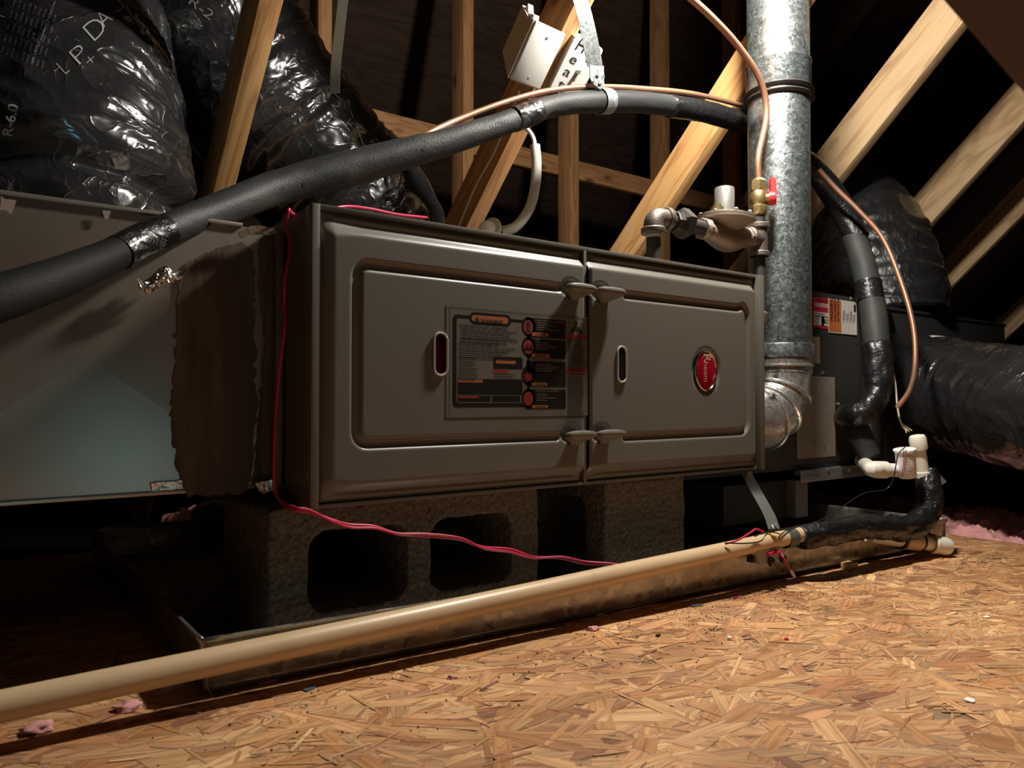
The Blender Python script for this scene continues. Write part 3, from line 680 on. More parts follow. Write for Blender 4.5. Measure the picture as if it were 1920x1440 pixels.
patch('foil_tape', [(0, 372), (35, 376), (22, 398), (0, 395)], DY-.0045, 'paper', dt, .0008, 2.5, 6)['label'] = 'pale scuffed patch'
patch('foil_tape', [(192, 394), (208, 396), (204, 412), (194, 410)], DY-.0045, 'paper', dt, .0008, 1.5, 7)['label'] = 'small pale scuffed patch'
# loose silver foil scrap hanging under the insulated line
rd = random.Random(5)
nx, ny = 26, 8; V = []; Fc = []
for j in range(ny+1):
    for i in range(nx+1):
        u, v = i/nx, j/ny
        top = 521-24*u+8*math.sin(u*9); wv = (6+24*max(0, math.sin(math.pi*min(1, u*.9+.08)))**.8)
        p = onY(256+92*u, top+wv*v*1.15, DY-.012); q = noise.noise(Vector((u*9, v*5, 1)))
        V.append((p.x, p.y-.006*abs(q)-.008*math.sin(v*2.5), p.z+.002*q))
for j in range(ny):
    for i in range(nx): k = j*(nx+1)+i; Fc.append((k, k+1, k+nx+2, k+nx+1))
fo = link('foil_scrap', V, Fc, 'foil2', smooth=False); tag(fo, 'crumpled silver foil scrap stuck below the black insulated line on the duct', 'foil')

# ------------------------------------------------------------ flexible ducts (black plastic jacket)
def duct_rf(seed, rid=.012, cr=.03, pitch=.06, fold=None):
    def rf(r, s, th, t):
        c, sn = math.cos(th), math.sin(th)
        q = Vector((c*1.4+seed, sn*1.4, s*16)); big = noise.noise(q*.55)
        fine = noise.noise(Vector((c*3.2+seed, sn*3.2, s*38+big*2)))
        w2 = max(0, 1-abs(noise.noise(Vector((c*1.8, sn*1.8+seed, s*24+big*3))))*2.6)
        k = 1+rid*math.sin(s/pitch*2*math.pi+big*3)+cr*big+cr*.6*fine+cr*.55*w2**3
        if fold: k *= fold(s, t)
        return r*k
    return rf
d1t = thing('flexible_duct', 'huge black plastic flexible duct bending down onto the trunk duct at upper left', 'flexible duct', (-.28, .55, DZ1), 'black flexible ducts')
pth = [D(-420, -560, 1.75), D(-160, -280, 1.55), D(60, -20, 1.42), D(112, 170, 1.32), D(108, 330, 1.24), D(108, 400, 1.21)-Vector((0, 0, .085))]
g = G().tube(pth, [.2, .2, .2, .195, .205, .18], 150, 260, True, duct_rf(2.3, .010, .045, .09, fold=lambda s, t: 1-.16*math.exp(-((t-.875)/.022)**2)-.05*math.exp(-((t-.70)/.015)**2)-.05*math.exp(-((t-.60)/.012)**2)))
dd1 = g.obj('plastic_jacket', 'black', d1t, sharp=False); bv1 = bvh_of(dd1)
d2t = thing('flexible_duct', 'second black flexible duct curving down behind the furnace, behind the bright brace', 'flexible duct', (.5, .9, .5), 'black flexible ducts')
pth = [D(280, -330, 1.75), D(360, -60, 1.72), D(455, 140, 1.78), D(590, 310, 1.88), D(705, 450, 1.98), D(745, 620, 2.05)]
g = G().tube(pth, [.2, .2, .2, .2, .195, .19], 130, 260, True, duct_rf(7.7, .010, .030, .05))
dd2 = g.obj('plastic_jacket', 'black', d2t, sharp=False); bv2 = bvh_of(dd2)
# prints on the ducts
f1 = Flat(drape(bv1, .002))
def txt(fl, s, px, py, size, deg, **k):
    """deg: direction of the line of text in the picture, counter-clockwise"""
    V, Fc = text2d(s, k.get('bold', 0), True); x0 = min(p[0] for p in V); x1 = max(p[0] for p in V)
    kk = size/.7; kx = k['width']/(x1-x0) if 'width' in k else kk
    a = math.radians(deg); P = []
    for x, y in V:
        X_ = (x-x0)*kx; Y_ = y*kk; P.append(fl.fn(px+X_*math.cos(a)-Y_*math.sin(a), py-(X_*math.sin(a)+Y_*math.cos(a))))
    fl.g.add(P, Fc)
txt(f1, 'R-6.0', 22, 256, 19, 78, bold=.02, width=60)
f1.obj('r_value_print', 'print', dd1, 'grey printed insulation rating')
f1 = Flat(drape(bv1, .002))
txt(f1, 'D', 178, 78, 38, 42, bold=-.02, width=34); txt(f1, 'A', 196, 52, 30, 42, bold=-.02, width=22); txt(f1, 'T', 226, 22, 30, 42, bold=-.03, width=22)
txt(f1, 'P', 150, 122, 34, 42, bold=-.02, width=26); txt(f1, 'L', 124, 140, 30, 42, bold=-.02, width=10); txt(f1, '+', 170, 126, 22, 42, bold=-.02, width=18)
f1.obj('hand_lettering', 'print', dd1, 'pale handwritten letters')
f1 = Flat(drape(bv1, .002))
rd = random.Random(4)
for i in range(9):
    for j in range(5):
        u = 4+i*9.5+j*5.5; v = 100-j*22+i*3.5
        txt(f1, rd.choice(['UL 181', 'CLASS 1', 'AIR DUCT', 'R-VALUE', 'LISTED', 'MAX PSI']), u, v, 3.4, 72, width=rd.uniform(12, 18))
f1.poly([(60, 118), (62, 118), (104, 2), (102, 2)]); f1.poly([(0, 28), (0, 30), (150, 78), (150, 76)])
txt(f1, 'UL LISTED AIR DUCT CLASS 1', 62, 116, 5, 69, width=118)
f1.poly([(28, 280), (29.3, 280), (52, 168), (50.5, 168)])
txt(f1, 'INC', 24, 356, 10, 84, width=18)
f1.obj('jacket_print', 'printd', dd1, 'fine dim printing')
f2 = Flat(drape(bv2, .002))
txt(f2, 'R-2', 352, 6, 18, -38, width=52); txt(f2, '1 2', 612, 178, 15, -62, bold=-.02, width=32); txt(f2, 'V', 645, 228, 14, -62, width=12)
for (a_, b_) in (((655, 205), (682, 275)), ((612, 160), (640, 190))): f2.poly([a_, (a_[0]+2, a_[1]), (b_[0]+2, b_[1]), b_])
f2.obj('jacket_print', 'printd', dd2, 'fine dim printing')
# right-hand ducts
PX0, PX1, PZ0, PZ1 = 1.634, 2.55, .152, .583
d3t = thing('flexible_duct', 'black flexible duct looping down into the top of the black plenum, right of the flue', 'flexible duct', (2.1, .5, PZ1), 'black flexible ducts')
pth = [D(1440, 430, 2.9), D(1490, 375, 2.75), D(1560, 385, 2.6), D(1622, 450, 2.45), D(1652, 545, 2.38), D(1660, 600, 2.36)]
g = G().tube(pth, [.15, .16, .175, .18, .185, .18], 110, 180, True, duct_rf(4.1, .012, .03, .05)); g.obj('plastic_jacket', 'blackf', d3t, sharp=False)
d4t = thing('flexible_duct', 'glossy black flexible duct running off the right edge from the plenum side', 'flexible duct', (1.9, .15, .36), 'black flexible ducts')
pth = [onY(1738, 728, .205), D(1768, 738, 2.02), D(1850, 752, 1.86), D(1960, 768, 1.68), D(2200, 800, 1.45)]
g = G().tube(pth, [.150, .148, .142, .140, .14], 120, 220, True, duct_rf(9.4, .003, .04, .05)); dd4 = g.obj('plastic_jacket', 'black', d4t, sharp=False)
ax = (pth[1]-pth[0]).normalized()
g = G().lathe([(.165, -.002), (.168, .01), (.160, .028), (.152, .034)], Vector(pth[0])+Vector((0, -.01, 0)), (0, -1, 0), 48); g.obj('duct_collar', 'blackf', d4t)
V, Fc = tube([Vector(pth[0])+ax*.052+(ax.orthogonal().normalized()*math.cos(t_)+ax.cross(ax.orthogonal().normalized())*math.sin(t_))*.153 for t_ in [2*math.pi*k/40 for k in range(41)]], .0042, 8, None, False, None, False)
g = G(); g.add(V, Fc); g.obj('tie_band', 'plate', d4t)['label'] = 'white plastic tie band'
d5 = thing('flexible_duct', 'dark flexible duct low behind the pan under the left trunk duct', 'flexible duct', (.3, 1.0, .1), 'black flexible ducts')
G().tube([D(370, 985, 1.95), D(420, 955, 1.98), D(520, 945, 2.05), D(700, 950, 2.2)], [.04, .048, .05, .05], 60, 80, True, duct_rf(1.2, .012, .04, .04)).obj('plastic_jacket', 'blackf', d5, sharp=False)

# ------------------------------------------------------------ evaporator coil cabinet, plenum, stand
coil = thing('coil_cabinet', 'dark grey evaporator coil cabinet with stickers between furnace and plenum', 'cabinet', (1.25, .2, .157))
CX0, CX1, CZ0, CZ1 = FL+.003, 1.630, .158, .598
g = G().box((CX0, .2, CZ0), (CX1, .72, CZ1), .003); g.obj('cabinet_shell', 'coil', coil)
g = G().box((CX0+.01, .1955, CZ0+.012), (1.592, .2, CZ1-.03), .0015); g.obj('access_panel', 'coil', coil)
for (px, py) in ((1572, 758), (1520, 700), (1595, 560), (1543, 699)):
    p = onY(px, py, .195); G().lathe([(.005, 0), (.0048, .002), (.002, .0032), (0, .0034)], p, (0, -1, 0), 12).obj('screw', 'zinc', coil)
rail = G().box((1.29, .182, CZ0-.012), (1.60, .2, CZ0-.0005), .001); rail.box((1.29, .182, CZ0-.030), (1.60, .1845, CZ0-.010), .0006); ro = rail.obj('steel_rail', 'strap', coil); ro['label'] = 'galvanised angle rail along the bottom edge'
for px in (1552, 1592): p = onY(px, 880, .1815); G().lathe([(.006, 0), (.006, .002), (.003, .004), (0, .0042)], p, (0, -1, 0), 12).obj('screw', 'zinc', coil)
def lab(px0, py0, px1, py1, y): p = onY(px0, py0, y); q = onY(px1, py1, y); return p.x, p.z, q.x, q.z
yc = .1948
def sticker(name, m, x0, z0, x1, z1, dy=0, label=None):
    o = G().box((x0, yc-.0004-dy, z1), (x1, yc-dy, z0)).obj(name, m, coil, smooth=False)
    if label: o['label'] = label
    return o
x0, z0, _, _ = lab(1524, 556, 0, 0, yc); x1 = onY(1556, 590, yc).x; z1 = onY(1527, 615, yc).z
s1 = sticker('red_sticker', 'lred', x0, z0, x1, z1, label='red sticker with a white lower half')
f = Flat(lambda u, v: (u, yc-.0006, v)); f.rect(x0+.003, z0-(z0-z1)*.47, x1, z1+.008); f.text('Goodman', x0+.005, z0-(z0-z1)*.30, .014, bold=.02, width=(x1-x0)*.85); f.obj('white_print', 'paperw', s1)
f = Flat(lambda u, v: (u, yc-.0009, v)); f.text('ATTENTION', x0+.006, z0-.013, .008, bold=.01, width=(x1-x0)*.85); f.lines(x0+.006, z0-(z0-z1)*.52, x1-.004, 2, .005, .002, 2); f.lines(x0+.006, z0-(z0-z1)*.62, x0+.03, 8, .0055, .002, 3); f.rect(x0+.036, z0-(z0-z1)*.60, x0+.048, z0-(z0-z1)*.9); f.poly([(x0+.036, z1+.018), (x0+.056, z1+.014), (x0+.048, z1+.03)])
for k in range(3): f.rect(x0+.056, z0-(z0-z1)*(.6+k*.09), x0+.068+k*.008, z0-(z0-z1)*(.625+k*.09))
f.obj('dark_print', 'ink', s1)
a0 = onY(1553, 559, yc-.001); a1 = onY(1606, 566, yc-.001); zb = onY(1560, 624, yc-.001).z
s2 = sticker('warning_sticker', 'paperw', a0.x, a0.z, a1.x, zb, .001, 'orange and white warning sticker')
xo = onY(1576, 570, yc).x
f = Flat(lambda u, v: (u, yc-.0018, v)); f.rect(a0.x+.002, a0.z-.003, xo, zb+.003); f.obj('orange_field', 'orange', s2)
f = Flat(lambda u, v: (u, yc-.0021, v)); hgt = a0.z-zb
for k, (s_, sz_) in enumerate((('WARNING', .013), ('AVERTISSEMENT', .009), ('ADVERTENCIA', .009))):
    f.text(s_, a0.x+.005+(k+1)*.0145, zb+.028, sz_, ang=math.pi/2, bold=.02, width=hgt*.70)
for k in range(4):
    xx = xo+.012+k*.0165
    if k: f.rect(xx-.011, a0.z-.004, xx-.0105, zb+.004)
    for q in range(2): f.rect(xx-.004+q*.006, zb+.03+.006*q, xx-.0015+q*.006, zb+hgt*(.62 if k % 2 else .7))
f.rect(a1.x-.016, a0.z-.008, a1.x-.006, a0.z-.026)
f.obj('dark_print', 'ink', s2)
a0 = onY(1516, 630, yc); a1 = onY(1537, 634, yc); zb = onY(1520, 681, yc).z
s3 = sticker('paper_sticker', 'paper', a0.x, a0.z, a1.x, zb, label='small tan paper sticker beside the flue')
f = Flat(lambda u, v: (u, yc-.0006, v))
for k in range(5): f.rect(a0.x+.006+k*.008, a0.z-.012, a0.x+.0085+k*.008, zb+.012+.01*(k % 3))
f.obj('faint_print', 'boxg', s3)
a0 = onY(1503, 705, yc); a1 = onY(1565, 712, yc); zb = onY(1530, 858, yc).z; xlow = onY(1494, 800, yc).x
s4 = sticker('rating_plate', 'paper', xlow, a0.z, a1.x, zb, label='large tan rating plate')
f = Flat(lambda u, v: (u, yc-.0006, v)); W_ = a1.x-xlow; H_ = a0.z-zb; uu = lambda a: xlow+W_*a; vv_ = lambda b: a0.z-H_*b
for r_ in ((.05,.03,.95,.034), (.05,.03,.06,.97), (.05,.97,.95,.966), (.06,.33,.72,.335), (.72,.33,.73,.90), (.72,.25,.92,.255)): f.rect(uu(r_[0]), vv_(r_[1]), uu(r_[2]), vv_(r_[3]))
f.ring(uu(.45), vv_(.90), .012, .02, .0015); f.rect(uu(.35), vv_(.80), uu(.56), vv_(.82)); f.ring(uu(.45), vv_(.90), .004, .007, .0015)
for k in range(3): f.rect(uu(.38+.17*k), vv_(.08), uu(.44+.17*k), vv_(.2))
f.rect(uu(.76), vv_(.36), uu(.9), vv_(.44)); f.rect(uu(.72), vv_(.84), uu(.88), vv_(.94)); f.rect(uu(.78), vv_(.08), uu(.84), vv_(.22))
f.lines(uu(.25), vv_(.24), uu(.45), 1, .01, .004, 3); f.lines(uu(.3), vv_(.36), uu(.55), 1, .01, .003, 4)
f.obj('faint_print', 'boxg', s4)
plen = thing('plenum', 'large black sheet metal plenum box at right, behind the glossy flexible duct', 'plenum', (2.1, .2, PZ0))
G().box((PX0, .204, PZ0), (PX1, .78, PZ1), .003).obj('plenum_shell', 'duct_board', plen)
G().box((PX0+.02, .2, PZ1-.004), (PX1+.003, .215, PZ1+.004), .001).obj('top_hem', 'duct_board', plen)
G().box((PX0-.002, .19, .17), (PX0+.05, .2035, PZ1-.002), .001).obj('joint_strip', 'coil', plen)
p = onY(1665, 598, .198)
patchg = G().lathe([(.018, 0), (.022, .003), (.012, .008), (.004, .006)], p, (0, -1, 0), 14); patchg.obj('shiny_patch', 'tape', plen)
st = thing('support_stand', 'brown steel support box under the coil cabinet, right of the blocks', 'stand', (1.25, .35, .03))
G().box((1.10, .26, .032), (1.36, .60, CZ0-.0325), .002).obj('stand_body', 'paint_side', st)
G().box((1.35, .235, .032), (1.405, .27, CZ0-.0325), .002).obj('stand_leg', 'boxg', st)

# ------------------------------------------------------------ concrete blocks in the pan
def block(name, cx, cy, z0, z1, L_=.40, Wd=.19, rot=0, label='', seed=1):
    cu = bpy.data.curves.new('c', 'CURVE'); cu.dimensions = '2D'; cu.fill_mode = 'BOTH'; cu.extrude = Wd/2
    H = z1-z0
    def sp(pts):
        s = cu.splines.new('POLY'); s.points.add(len(pts)-1)
        for i, (a, b) in enumerate(pts): s.points[i].co = (a, b, 0, 1)
        s.use_cyclic_u = True
    sp(rrect(L_, H, .006, 3)); hw = .133; hh_ = H-.066
    sp([(a-.0845, b) for a, b in rrect(hw, hh_, .022, 5)]); sp([(a+.0845, b) for a, b in rrect(hw, hh_, .022, 5)])
    o = bpy.data.objects.new('c', cu); COL.objects.link(o); dg = bpy.context.evaluated_depsgraph_get()
    me = bpy.data.meshes.new_from_object(o.evaluated_get(dg)); bpy.data.objects.remove(o)
    bm = bmesh.new(); bm.from_mesh(me); bmesh.ops.remove_doubles(bm, verts=bm.verts[:], dist=1e-4); bm.to_mesh(me); bm.free(); me.name = name
    ob = bpy.data.objects.new(name, me); COL.objects.link(ob); me.materials.clear(); me.materials.append(M['cmu'])
    place(ob, Matrix.Translation((cx, cy, (z0+z1)/2)) @ Matrix.Rotation(rot, 4, 'Z') @ Matrix.Rotation(math.pi/2, 4, 'X'))
    r = ob.modifiers.new('r', 'REMESH'); r.mode = 'VOXEL'; r.voxel_size = .0042
    for nm, sc_, stg in (('clouds_a', .018, .004), ('clouds_b', .005, .0028)):
        t_ = bpy.data.textures.new(nm, 'CLOUDS'); t_.noise_scale = sc_; d = ob.modifiers.new('d', 'DISPLACE'); d.texture = t_; d.strength = stg; d.mid_level = .62
    tag(ob, label, 'concrete block', 'concrete blocks under the furnace'); return ob
BZ = .037
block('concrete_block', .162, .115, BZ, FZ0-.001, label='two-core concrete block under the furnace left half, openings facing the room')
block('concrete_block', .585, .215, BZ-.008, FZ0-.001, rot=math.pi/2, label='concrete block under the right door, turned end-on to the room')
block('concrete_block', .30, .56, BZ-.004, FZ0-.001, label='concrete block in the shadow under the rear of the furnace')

# ------------------------------------------------------------ drain pan
pan = thing('drain_pan', 'shallow galvanised drain pan under the furnace and blocks', 'drain pan', (.6, .3, .03))
QX0, QX1, QY0, QY1 = -.125, 1.44, -.068, .70
def pz(x, h): return zf(x)+h
g = G()
def pwall(ax_, ay, bx_, by, out, n=40, dents=0):
    V = []; Fc = []
    rows = [(.0045, 0), (.012, .004), (.035, .006), (.05, .007), (.0605, .008), (.0615, .0088), (.0610, .0115), (.055, .0110)]
    for i in range(n+1):
        t_ = i/n; x = ax_+(bx_-ax_)*t_; y = ay+(by-ay)*t_
        dn = dents*(noise.noise(Vector((x*7, y*7, .3)))*1.2)*math.sin(math.pi*min(1, max(0, t_)))
        for (h, o_) in rows:
            k = o_+dn*math.sin(math.pi*min(1, h/.075)); V.append((x+out[0]*k, y+out[1]*k, pz(x, h)))
    m_ = len(rows)
    for i in range(n):
        for j in range(m_-1): k = i*m_+j; Fc.append((k, k+m_, k+m_+1, k+1))
    g.add(V, Fc)
pwall(QX0-.007, QY0, QX1+.007, QY0, (0, -1), 80, .005); pwall(QX1, QY0-.007, QX1, QY1+.007, (1, 0)); pwall(QX1+.007, QY1, QX0-.007, QY1, (0, 1), 60, .004); pwall(QX0, QY1+.007, QX0, QY0-.007, (-1, 0), 40, .002)
V = []; Fc = []; nx, ny = 60, 30
for j in range(ny+1):
    for i in range(nx+1):
        x = QX0+(QX1-QX0)*i/nx; y = QY0+(QY1-QY0)*j/ny; e = min(1, min(i, nx-i, j, ny-j)/3); V.append((x, y, pz(x, .0065)-.002*e*abs(noise.noise(Vector((x*4, y*4, 0))))))
for j in range(ny):
    for i in range(nx): k = j*(nx+1)+i; Fc.append((k, k+1, k+nx+2, k+nx+1))
g.add(V, Fc)
po = g.obj('pan_body', 'pan', pan); so_ = po.modifiers.new('s', 'SOLIDIFY'); so_.thickness = .0008; so_.offset = 0
for (cx_, lab_) in ((1.02, 'small square wood offcut against the front of the drain pan, right of the pan switch'), (1.36, 'small wood offcut in the shadow below the capped pipe end')):
    s = beam('wood_offcut', (cx_, QY0-.030, zf(cx_)+.0076), (cx_, QY0-.0115, zf(cx_)+.0076), (1,0,0), .028, .012, M['woodp'], bev=.0008); tag(s, lab_, 'wood offcut')

# ------------------------------------------------------------ condensate pipe and trap
pv = thing('drain_pipe', 'long cream plastic drain pipe running along the front of the pan', 'drain pipe', (.2, -.1, .1))
pp0 = onY(0, 1325, -.094); pp1 = onY(1475, 1008, -.094); dv = (pp1-pp0)
G().tube([pp0-dv*.6, pp0-dv*.2, pp0, pp0+dv*.35+Vector((0, 0, -.001)), pp0+dv*.7, pp1, pp1+dv*.04], .0134, 28, 80).obj('pipe_run', 'pvc', pv)
ins = thing('insulated_trap', 'black taped insulation on the drain trap at right, rising to the white cap', 'pipe insulation', (1.3, -.05, .1))
q0 = onY(1500, 1008, -.094)
ip = [q0, D(1545, 1001, 1.318), D(1610, 989, 1.385), D(1665, 990, 1.452), D(1712, 988, 1.51), D(1742, 955, 1.55), D(1742, 915, 1.565), D(1738, 882, 1.58)]
def lumpy(seed, a): return lambda r, s, th, t: r*(1+a*noise.noise(Vector((math.cos(th)*1.5+seed, math.sin(th)*1.5, s*28)))+a*.6*noise.noise(Vector((math.cos(th)*4+seed, math.sin(th)*4, s*70))))
G().tube(ip, [.0215, .0215, .022, .0235, .0255, .0255, .0245, .0215], 40, 150, True, lumpy(3, .16)).obj('taped_wrap', 'tape', ins, sharp=False)
pf = G(); pf.prism([D(1758, 885, 1.58), D(1775, 903, 1.58), D(1764, 912, 1.58), D(1752, 905, 1.58)], (0, .003, 0), None); pf.obj('loose_film', 'printd', ins)['label'] = 'loose translucent film corner'
vt = thing('vent_cap_riser', 'short cream plastic riser with a round cap beside the switch cup', 'pipe fitting', tuple(D(1731, 885, 1.57)))
b_ = D(1731, 889, 1.572); top = D(1720, 820, 1.565); axv = (top-b_).normalized(); H_ = (top-b_).length
G().lathe([(.0148, .0), (.0148, H_*.15), (.0124, H_*.16), (.0124, H_*.95)], b_-axv*.006, axv, 28).obj('riser_pipe', 'pvcw', vt)
G().lathe([(.0168, H_*.68), (.0172, H_*.70), (.0168, H_*.97), (.0142, H_*1.04), (0, H_*1.05)], b_, axv, 28).obj('cap', 'pvcw', vt)
sw = thing('float_switch', 'white float switch cup on a plastic elbow coming out of the coil cabinet', 'float switch', tuple(D(1697, 868, 1.54)))
e0 = onY(1612, 862, .19); e1 = D(1635, 880, 1.515); e2 = D(1652, 881, 1.525)
G().tube([e0, e0+(e1-e0)*.8, e1, e2], .0150, 26, 24).obj('elbow', 'pvcw', sw)
G().tube([D(1640, 880.5, 1.52), D(1660, 881, 1.53)], .0175, 26, None, True, None, False).obj('coupling', 'pvcw', sw)
G().tube([D(1657, 881, 1.528), D(1694, 882, 1.55)], .0138, 26, None, True, None, False).obj('stub_pipe', 'cup', sw)
G().tube([D(1655, 881, 1.5265), D(1658.5, 881, 1.529)], .0144, 26, None, True, None, False).obj('primer_ring', 'bluep', sw)
cb = D(1701, 895, 1.535); ct = D(1696, 842, 1.53); axc = (ct-cb).normalized(); hc = (ct-cb).length
G().lathe([(.0156, 0), (.0178, .003), (.0185, hc*.5), (.0189, hc*.92), (.0215, hc*.94), (.0215, hc), (.018, hc*1.01), (0, hc*1.005)], cb, axc, 32).obj('cup_body', 'cup', sw)
cbv = BVHTree.FromPolygons([wm(sw).inverted().inverted() @ v.co for v in bpy.data.objects['cup_body'].data.vertices], [tuple(p_.vertices) for p_ in bpy.data.objects['cup_body'].data.polygons])
f = Flat(drape(cbv, .0006))
for k, (s_, w_) in enumerate((('SAFE', 12), ('switch', 10), ('UL', 7), ('24 VAC', 9), ('LISTED', 11), ('AMPS', 9))): txt(f, s_, 1701, 856+k*5.6, 2.6, -4, width=w_*.9)
f.obj('cup_print', 'ink', sw)
G().tube([D(1697, 838, 1.51), D(1684, 852, 1.507), D(1680, 872, 1.504), D(1674, 900, 1.51), D(1660, 918, 1.51), D(1620, 925, 1.48), D(1580, 950, 1.44), D(1540, 975, 1.36), D(1480, 990, 1.28), D(1440, 993, 1.2)], .0011, 8, 80).obj('switch_wire', 'blackwire', sw)
for dx in (0, 5): G().tube([D(1694+dx, 842, 1.509), D(1694+dx*.9, 868, 1.513), D(1691+dx*.3, 893, 1.517)], .0006, 6, 20).obj('thin_wire', 'lredp', sw)
lp = thing('pan_drain_stub', 'cream plastic pipe with a capped end lying low at the right end of the pan', 'drain pipe', tuple(D(1740, 1018, 1.58)))
a_ = D(1615, 1000, 1.46); c2 = D(1745, 1019, 1.535); c3 = D(1778, 1025, 1.545)
G().tube([a_-Vector((0,.015,0)), D(1690, 1012, 1.495), c2], .0150, 26, 16).obj('pipe_run', 'pvcw', lp)
G().tube([D(1690, 1012, 1.495), D(1722, 1016, 1.52)], .0182, 26, None, True, None, False).obj('coupling', 'pvc', lp)
G().tube([D(1686, 1011.5, 1.491), D(1690, 1012, 1.495)], .019, 26, None, True, None, False).obj('rubber_ring', 'blackwire', lp)
G().tube([D(1721, 1016, 1.52), D(1725, 1016.5, 1.522)], .019, 26, None, True, None, False).obj('rubber_ring', 'blackwire', lp)
G().tube([D(1725, 1016.5, 1.522), D(1728.5, 1017, 1.525)], .0156, 26, None, True, None, False).obj('primer_ring', 'bluep', lp)
axl = (c3-c2).normalized()
G().lathe([(.0195, 0), (.0205, .002), (.0205, .006), (.0188, .008), (.0188, (c3-c2).length*.8), (.0165, (c3-c2).length*.98), (.006, (c3-c2).length*1.02), (0, (c3-c2).length*1.03)], c2, axl, 30).obj('cap', 'pvcw', lp)
V, Fc = tube([c2-axl*.004+(axl.orthogonal().normalized()*math.cos(t_)+axl.cross(axl.orthogonal().normalized())*math.sin(t_))*.0195 for t_ in [2*math.pi*k/30 for k in range(31)]], .0013, 6, None, False, None, False); g = G(); g.add(V, Fc); g.obj('cement_ring', 'lredp', lp)
# hanger strap from the furnace corner down to the pipe
def ribbon(P, w_dir, wd, th=.001, n=None):
    Q = crom(P, n or len(P)*6); g = G(); V = []; Fc = []; w_dir = Vector(w_dir).normalized()
    for i, p_ in enumerate(Q):
        t_ = (Q[min(i+1, len(Q)-1)]-Q[max(i-1, 0)]).normalized(); nn = t_.cross(w_dir).normalized()
        ww = w_dir*wd/2; V += [p_+ww+nn*th/2, p_-ww+nn*th/2, p_-ww-nn*th/2, p_+ww-nn*th/2]
    for i in range(len(Q)-1):
        for k in range(4): Fc.append((i*4+k, i*4+(k+1) % 4, i*4+4+(k+1) % 4, i*4+4+k))
    Fc += [(0,1,2,3), tuple(len(V)-4+k for k in range(4))[::-1]]
    g.add(V, Fc); return g
hs = thing('pipe_hanger', 'dull steel hanger strap from the furnace corner looping round the drain pipe', 'hanger strap', tuple(onY(1480, 1010, -.10)))
s0 = onY(1398, 884, -.006); s1_ = onY(1420, 925, -.022); s2_ = onY(1442, 965, -.06); s3_ = onY(1452, 994, -.088)
ribbon([s0, s1_, s2_, s3_], RT, .020).obj('strap', 'dullstrap', hs)
cpt = onY(1479, 1009, -.094); dvn = dv.normalized(); e_a = Vector((0, 0, 1)); e_b = dvn.cross(e_a).normalized()
ribbon([cpt+(e_a*math.cos(t_)+e_b*math.sin(t_))*.0148 for t_ in [2*math.pi*k/24 for k in range(25)]], dvn, .026, .0012, 60).obj('clamp_loop', 'greyp', hs)
G().lathe([(.006, 0), (.006, .003), (.0025, .004), (.0025, .008), (0, .0085)], onY(1450, 990, -.104), (0, -.6, .8), 8).obj('screw', 'zinc', hs)
fs = thing('pan_switch', 'small tan plastic pan switch with two black thumb nuts clipped under the drain pipe', 'float switch', tuple(onY(1445, 1042, -.11)))
p_ = lambda a, b, y=-.105: onY(a, b, y)
G().prism([p_(1420, 1034), p_(1466, 1026), p_(1467, 1040), p_(1462, 1052), p_(1455, 1054), p_(1447, 1047), p_(1440, 1056), p_(1430, 1060), p_(1424, 1055)], (0, .012, 0), None).obj('bracket', 'boxg', fs)
for (a, b) in ((1441, 1052), (1463, 1046)): G().lathe([(.005, 0), (.0075, .002), (.0075, .007), (.004, .010), (0, .011)], p_(a, b, -.104), (0.3, -1, -.1), 10).obj('thumb_nut', 'blackwire', fs)
G().box(tuple(p_(1412, 1056, -.098)), tuple(p_(1422, 1036, -.085)), .001).obj('float_body', 'blackwire', fs)
G().tube([p_(1461, 1032, -.108), p_(1466, 1040, -.122), p_(1474, 1055, -.13), p_(1484, 1072, -.135)], .0014, 8, 20).obj('red_lead', 'redwire', fs)
G().lathe([(.0025, 0), (.0032, .006), (.001, .012), (0, .013)], p_(1483, 1071, -.135), (.5, -.3, -.8), 10).obj('wire_nut', 'zinc', fs)
G().tube([p_(1440, 1040, -.107), p_(1450, 1037, -.108), p_(1460, 1034, -.108)], .003, 8, 10).obj('red_lead', 'redwire', fs)

# ------------------------------------------------------------ flue
FX, FY = 1.058, .08; RR_ = .0635
flu = thing('flue_pipe', 'round galvanised metal flue rising through the attic right of the furnace', 'flue pipe', (FX, FY, .2))
G().lathe([(RR_, .985), (RR_, 1.9)], (FX, FY, 0), (0,0,1), 64).obj('upper_pipe', 'galv', flu)
G().lathe([(RR_+.0005, .975), (RR_+.002, .977), (RR_+.002, 1.030), (RR_+.0035, 1.032), (RR_+.0035, 1.036), (RR_+.001, 1.038)], (FX, FY, 0), (0,0,1), 64).obj('draw_band', 'galv', flu)
for z in (.957, .972):
    zc_ = 0
    G().lathe([(RR_, zc_-.004), (RR_+.006, zc_-.003), (RR_+.009, zc_), (RR_+.006, zc_+.003), (RR_, zc_+.004)], (FX, FY, z), (.02,.03,1), 64).obj('wire_ring', 'iron', flu)
G().lathe([(RR_-.0006, .42), (RR_-.0006, .99)], (FX, FY, 0), (0,0,1), 64).obj('lower_pipe', 'galv', flu)
G().lathe([(RR_, .455), (RR_+.002, .4545), (RR_+.0028, .453), (RR_+.0025, .428), (RR_+.001, .427)], (FX, FY, -.012), (0,0,1), 64).obj('coupling', 'galv', flu)
G().lathe([(RR_, .416), (RR_, .400), (RR_+.003, .399), (RR_+.003, .396), (RR_, .395), (RR_, .383)], (FX, FY, 0), (0,0,1), 64).obj('crimped_collar', 'galv_elbow', flu)
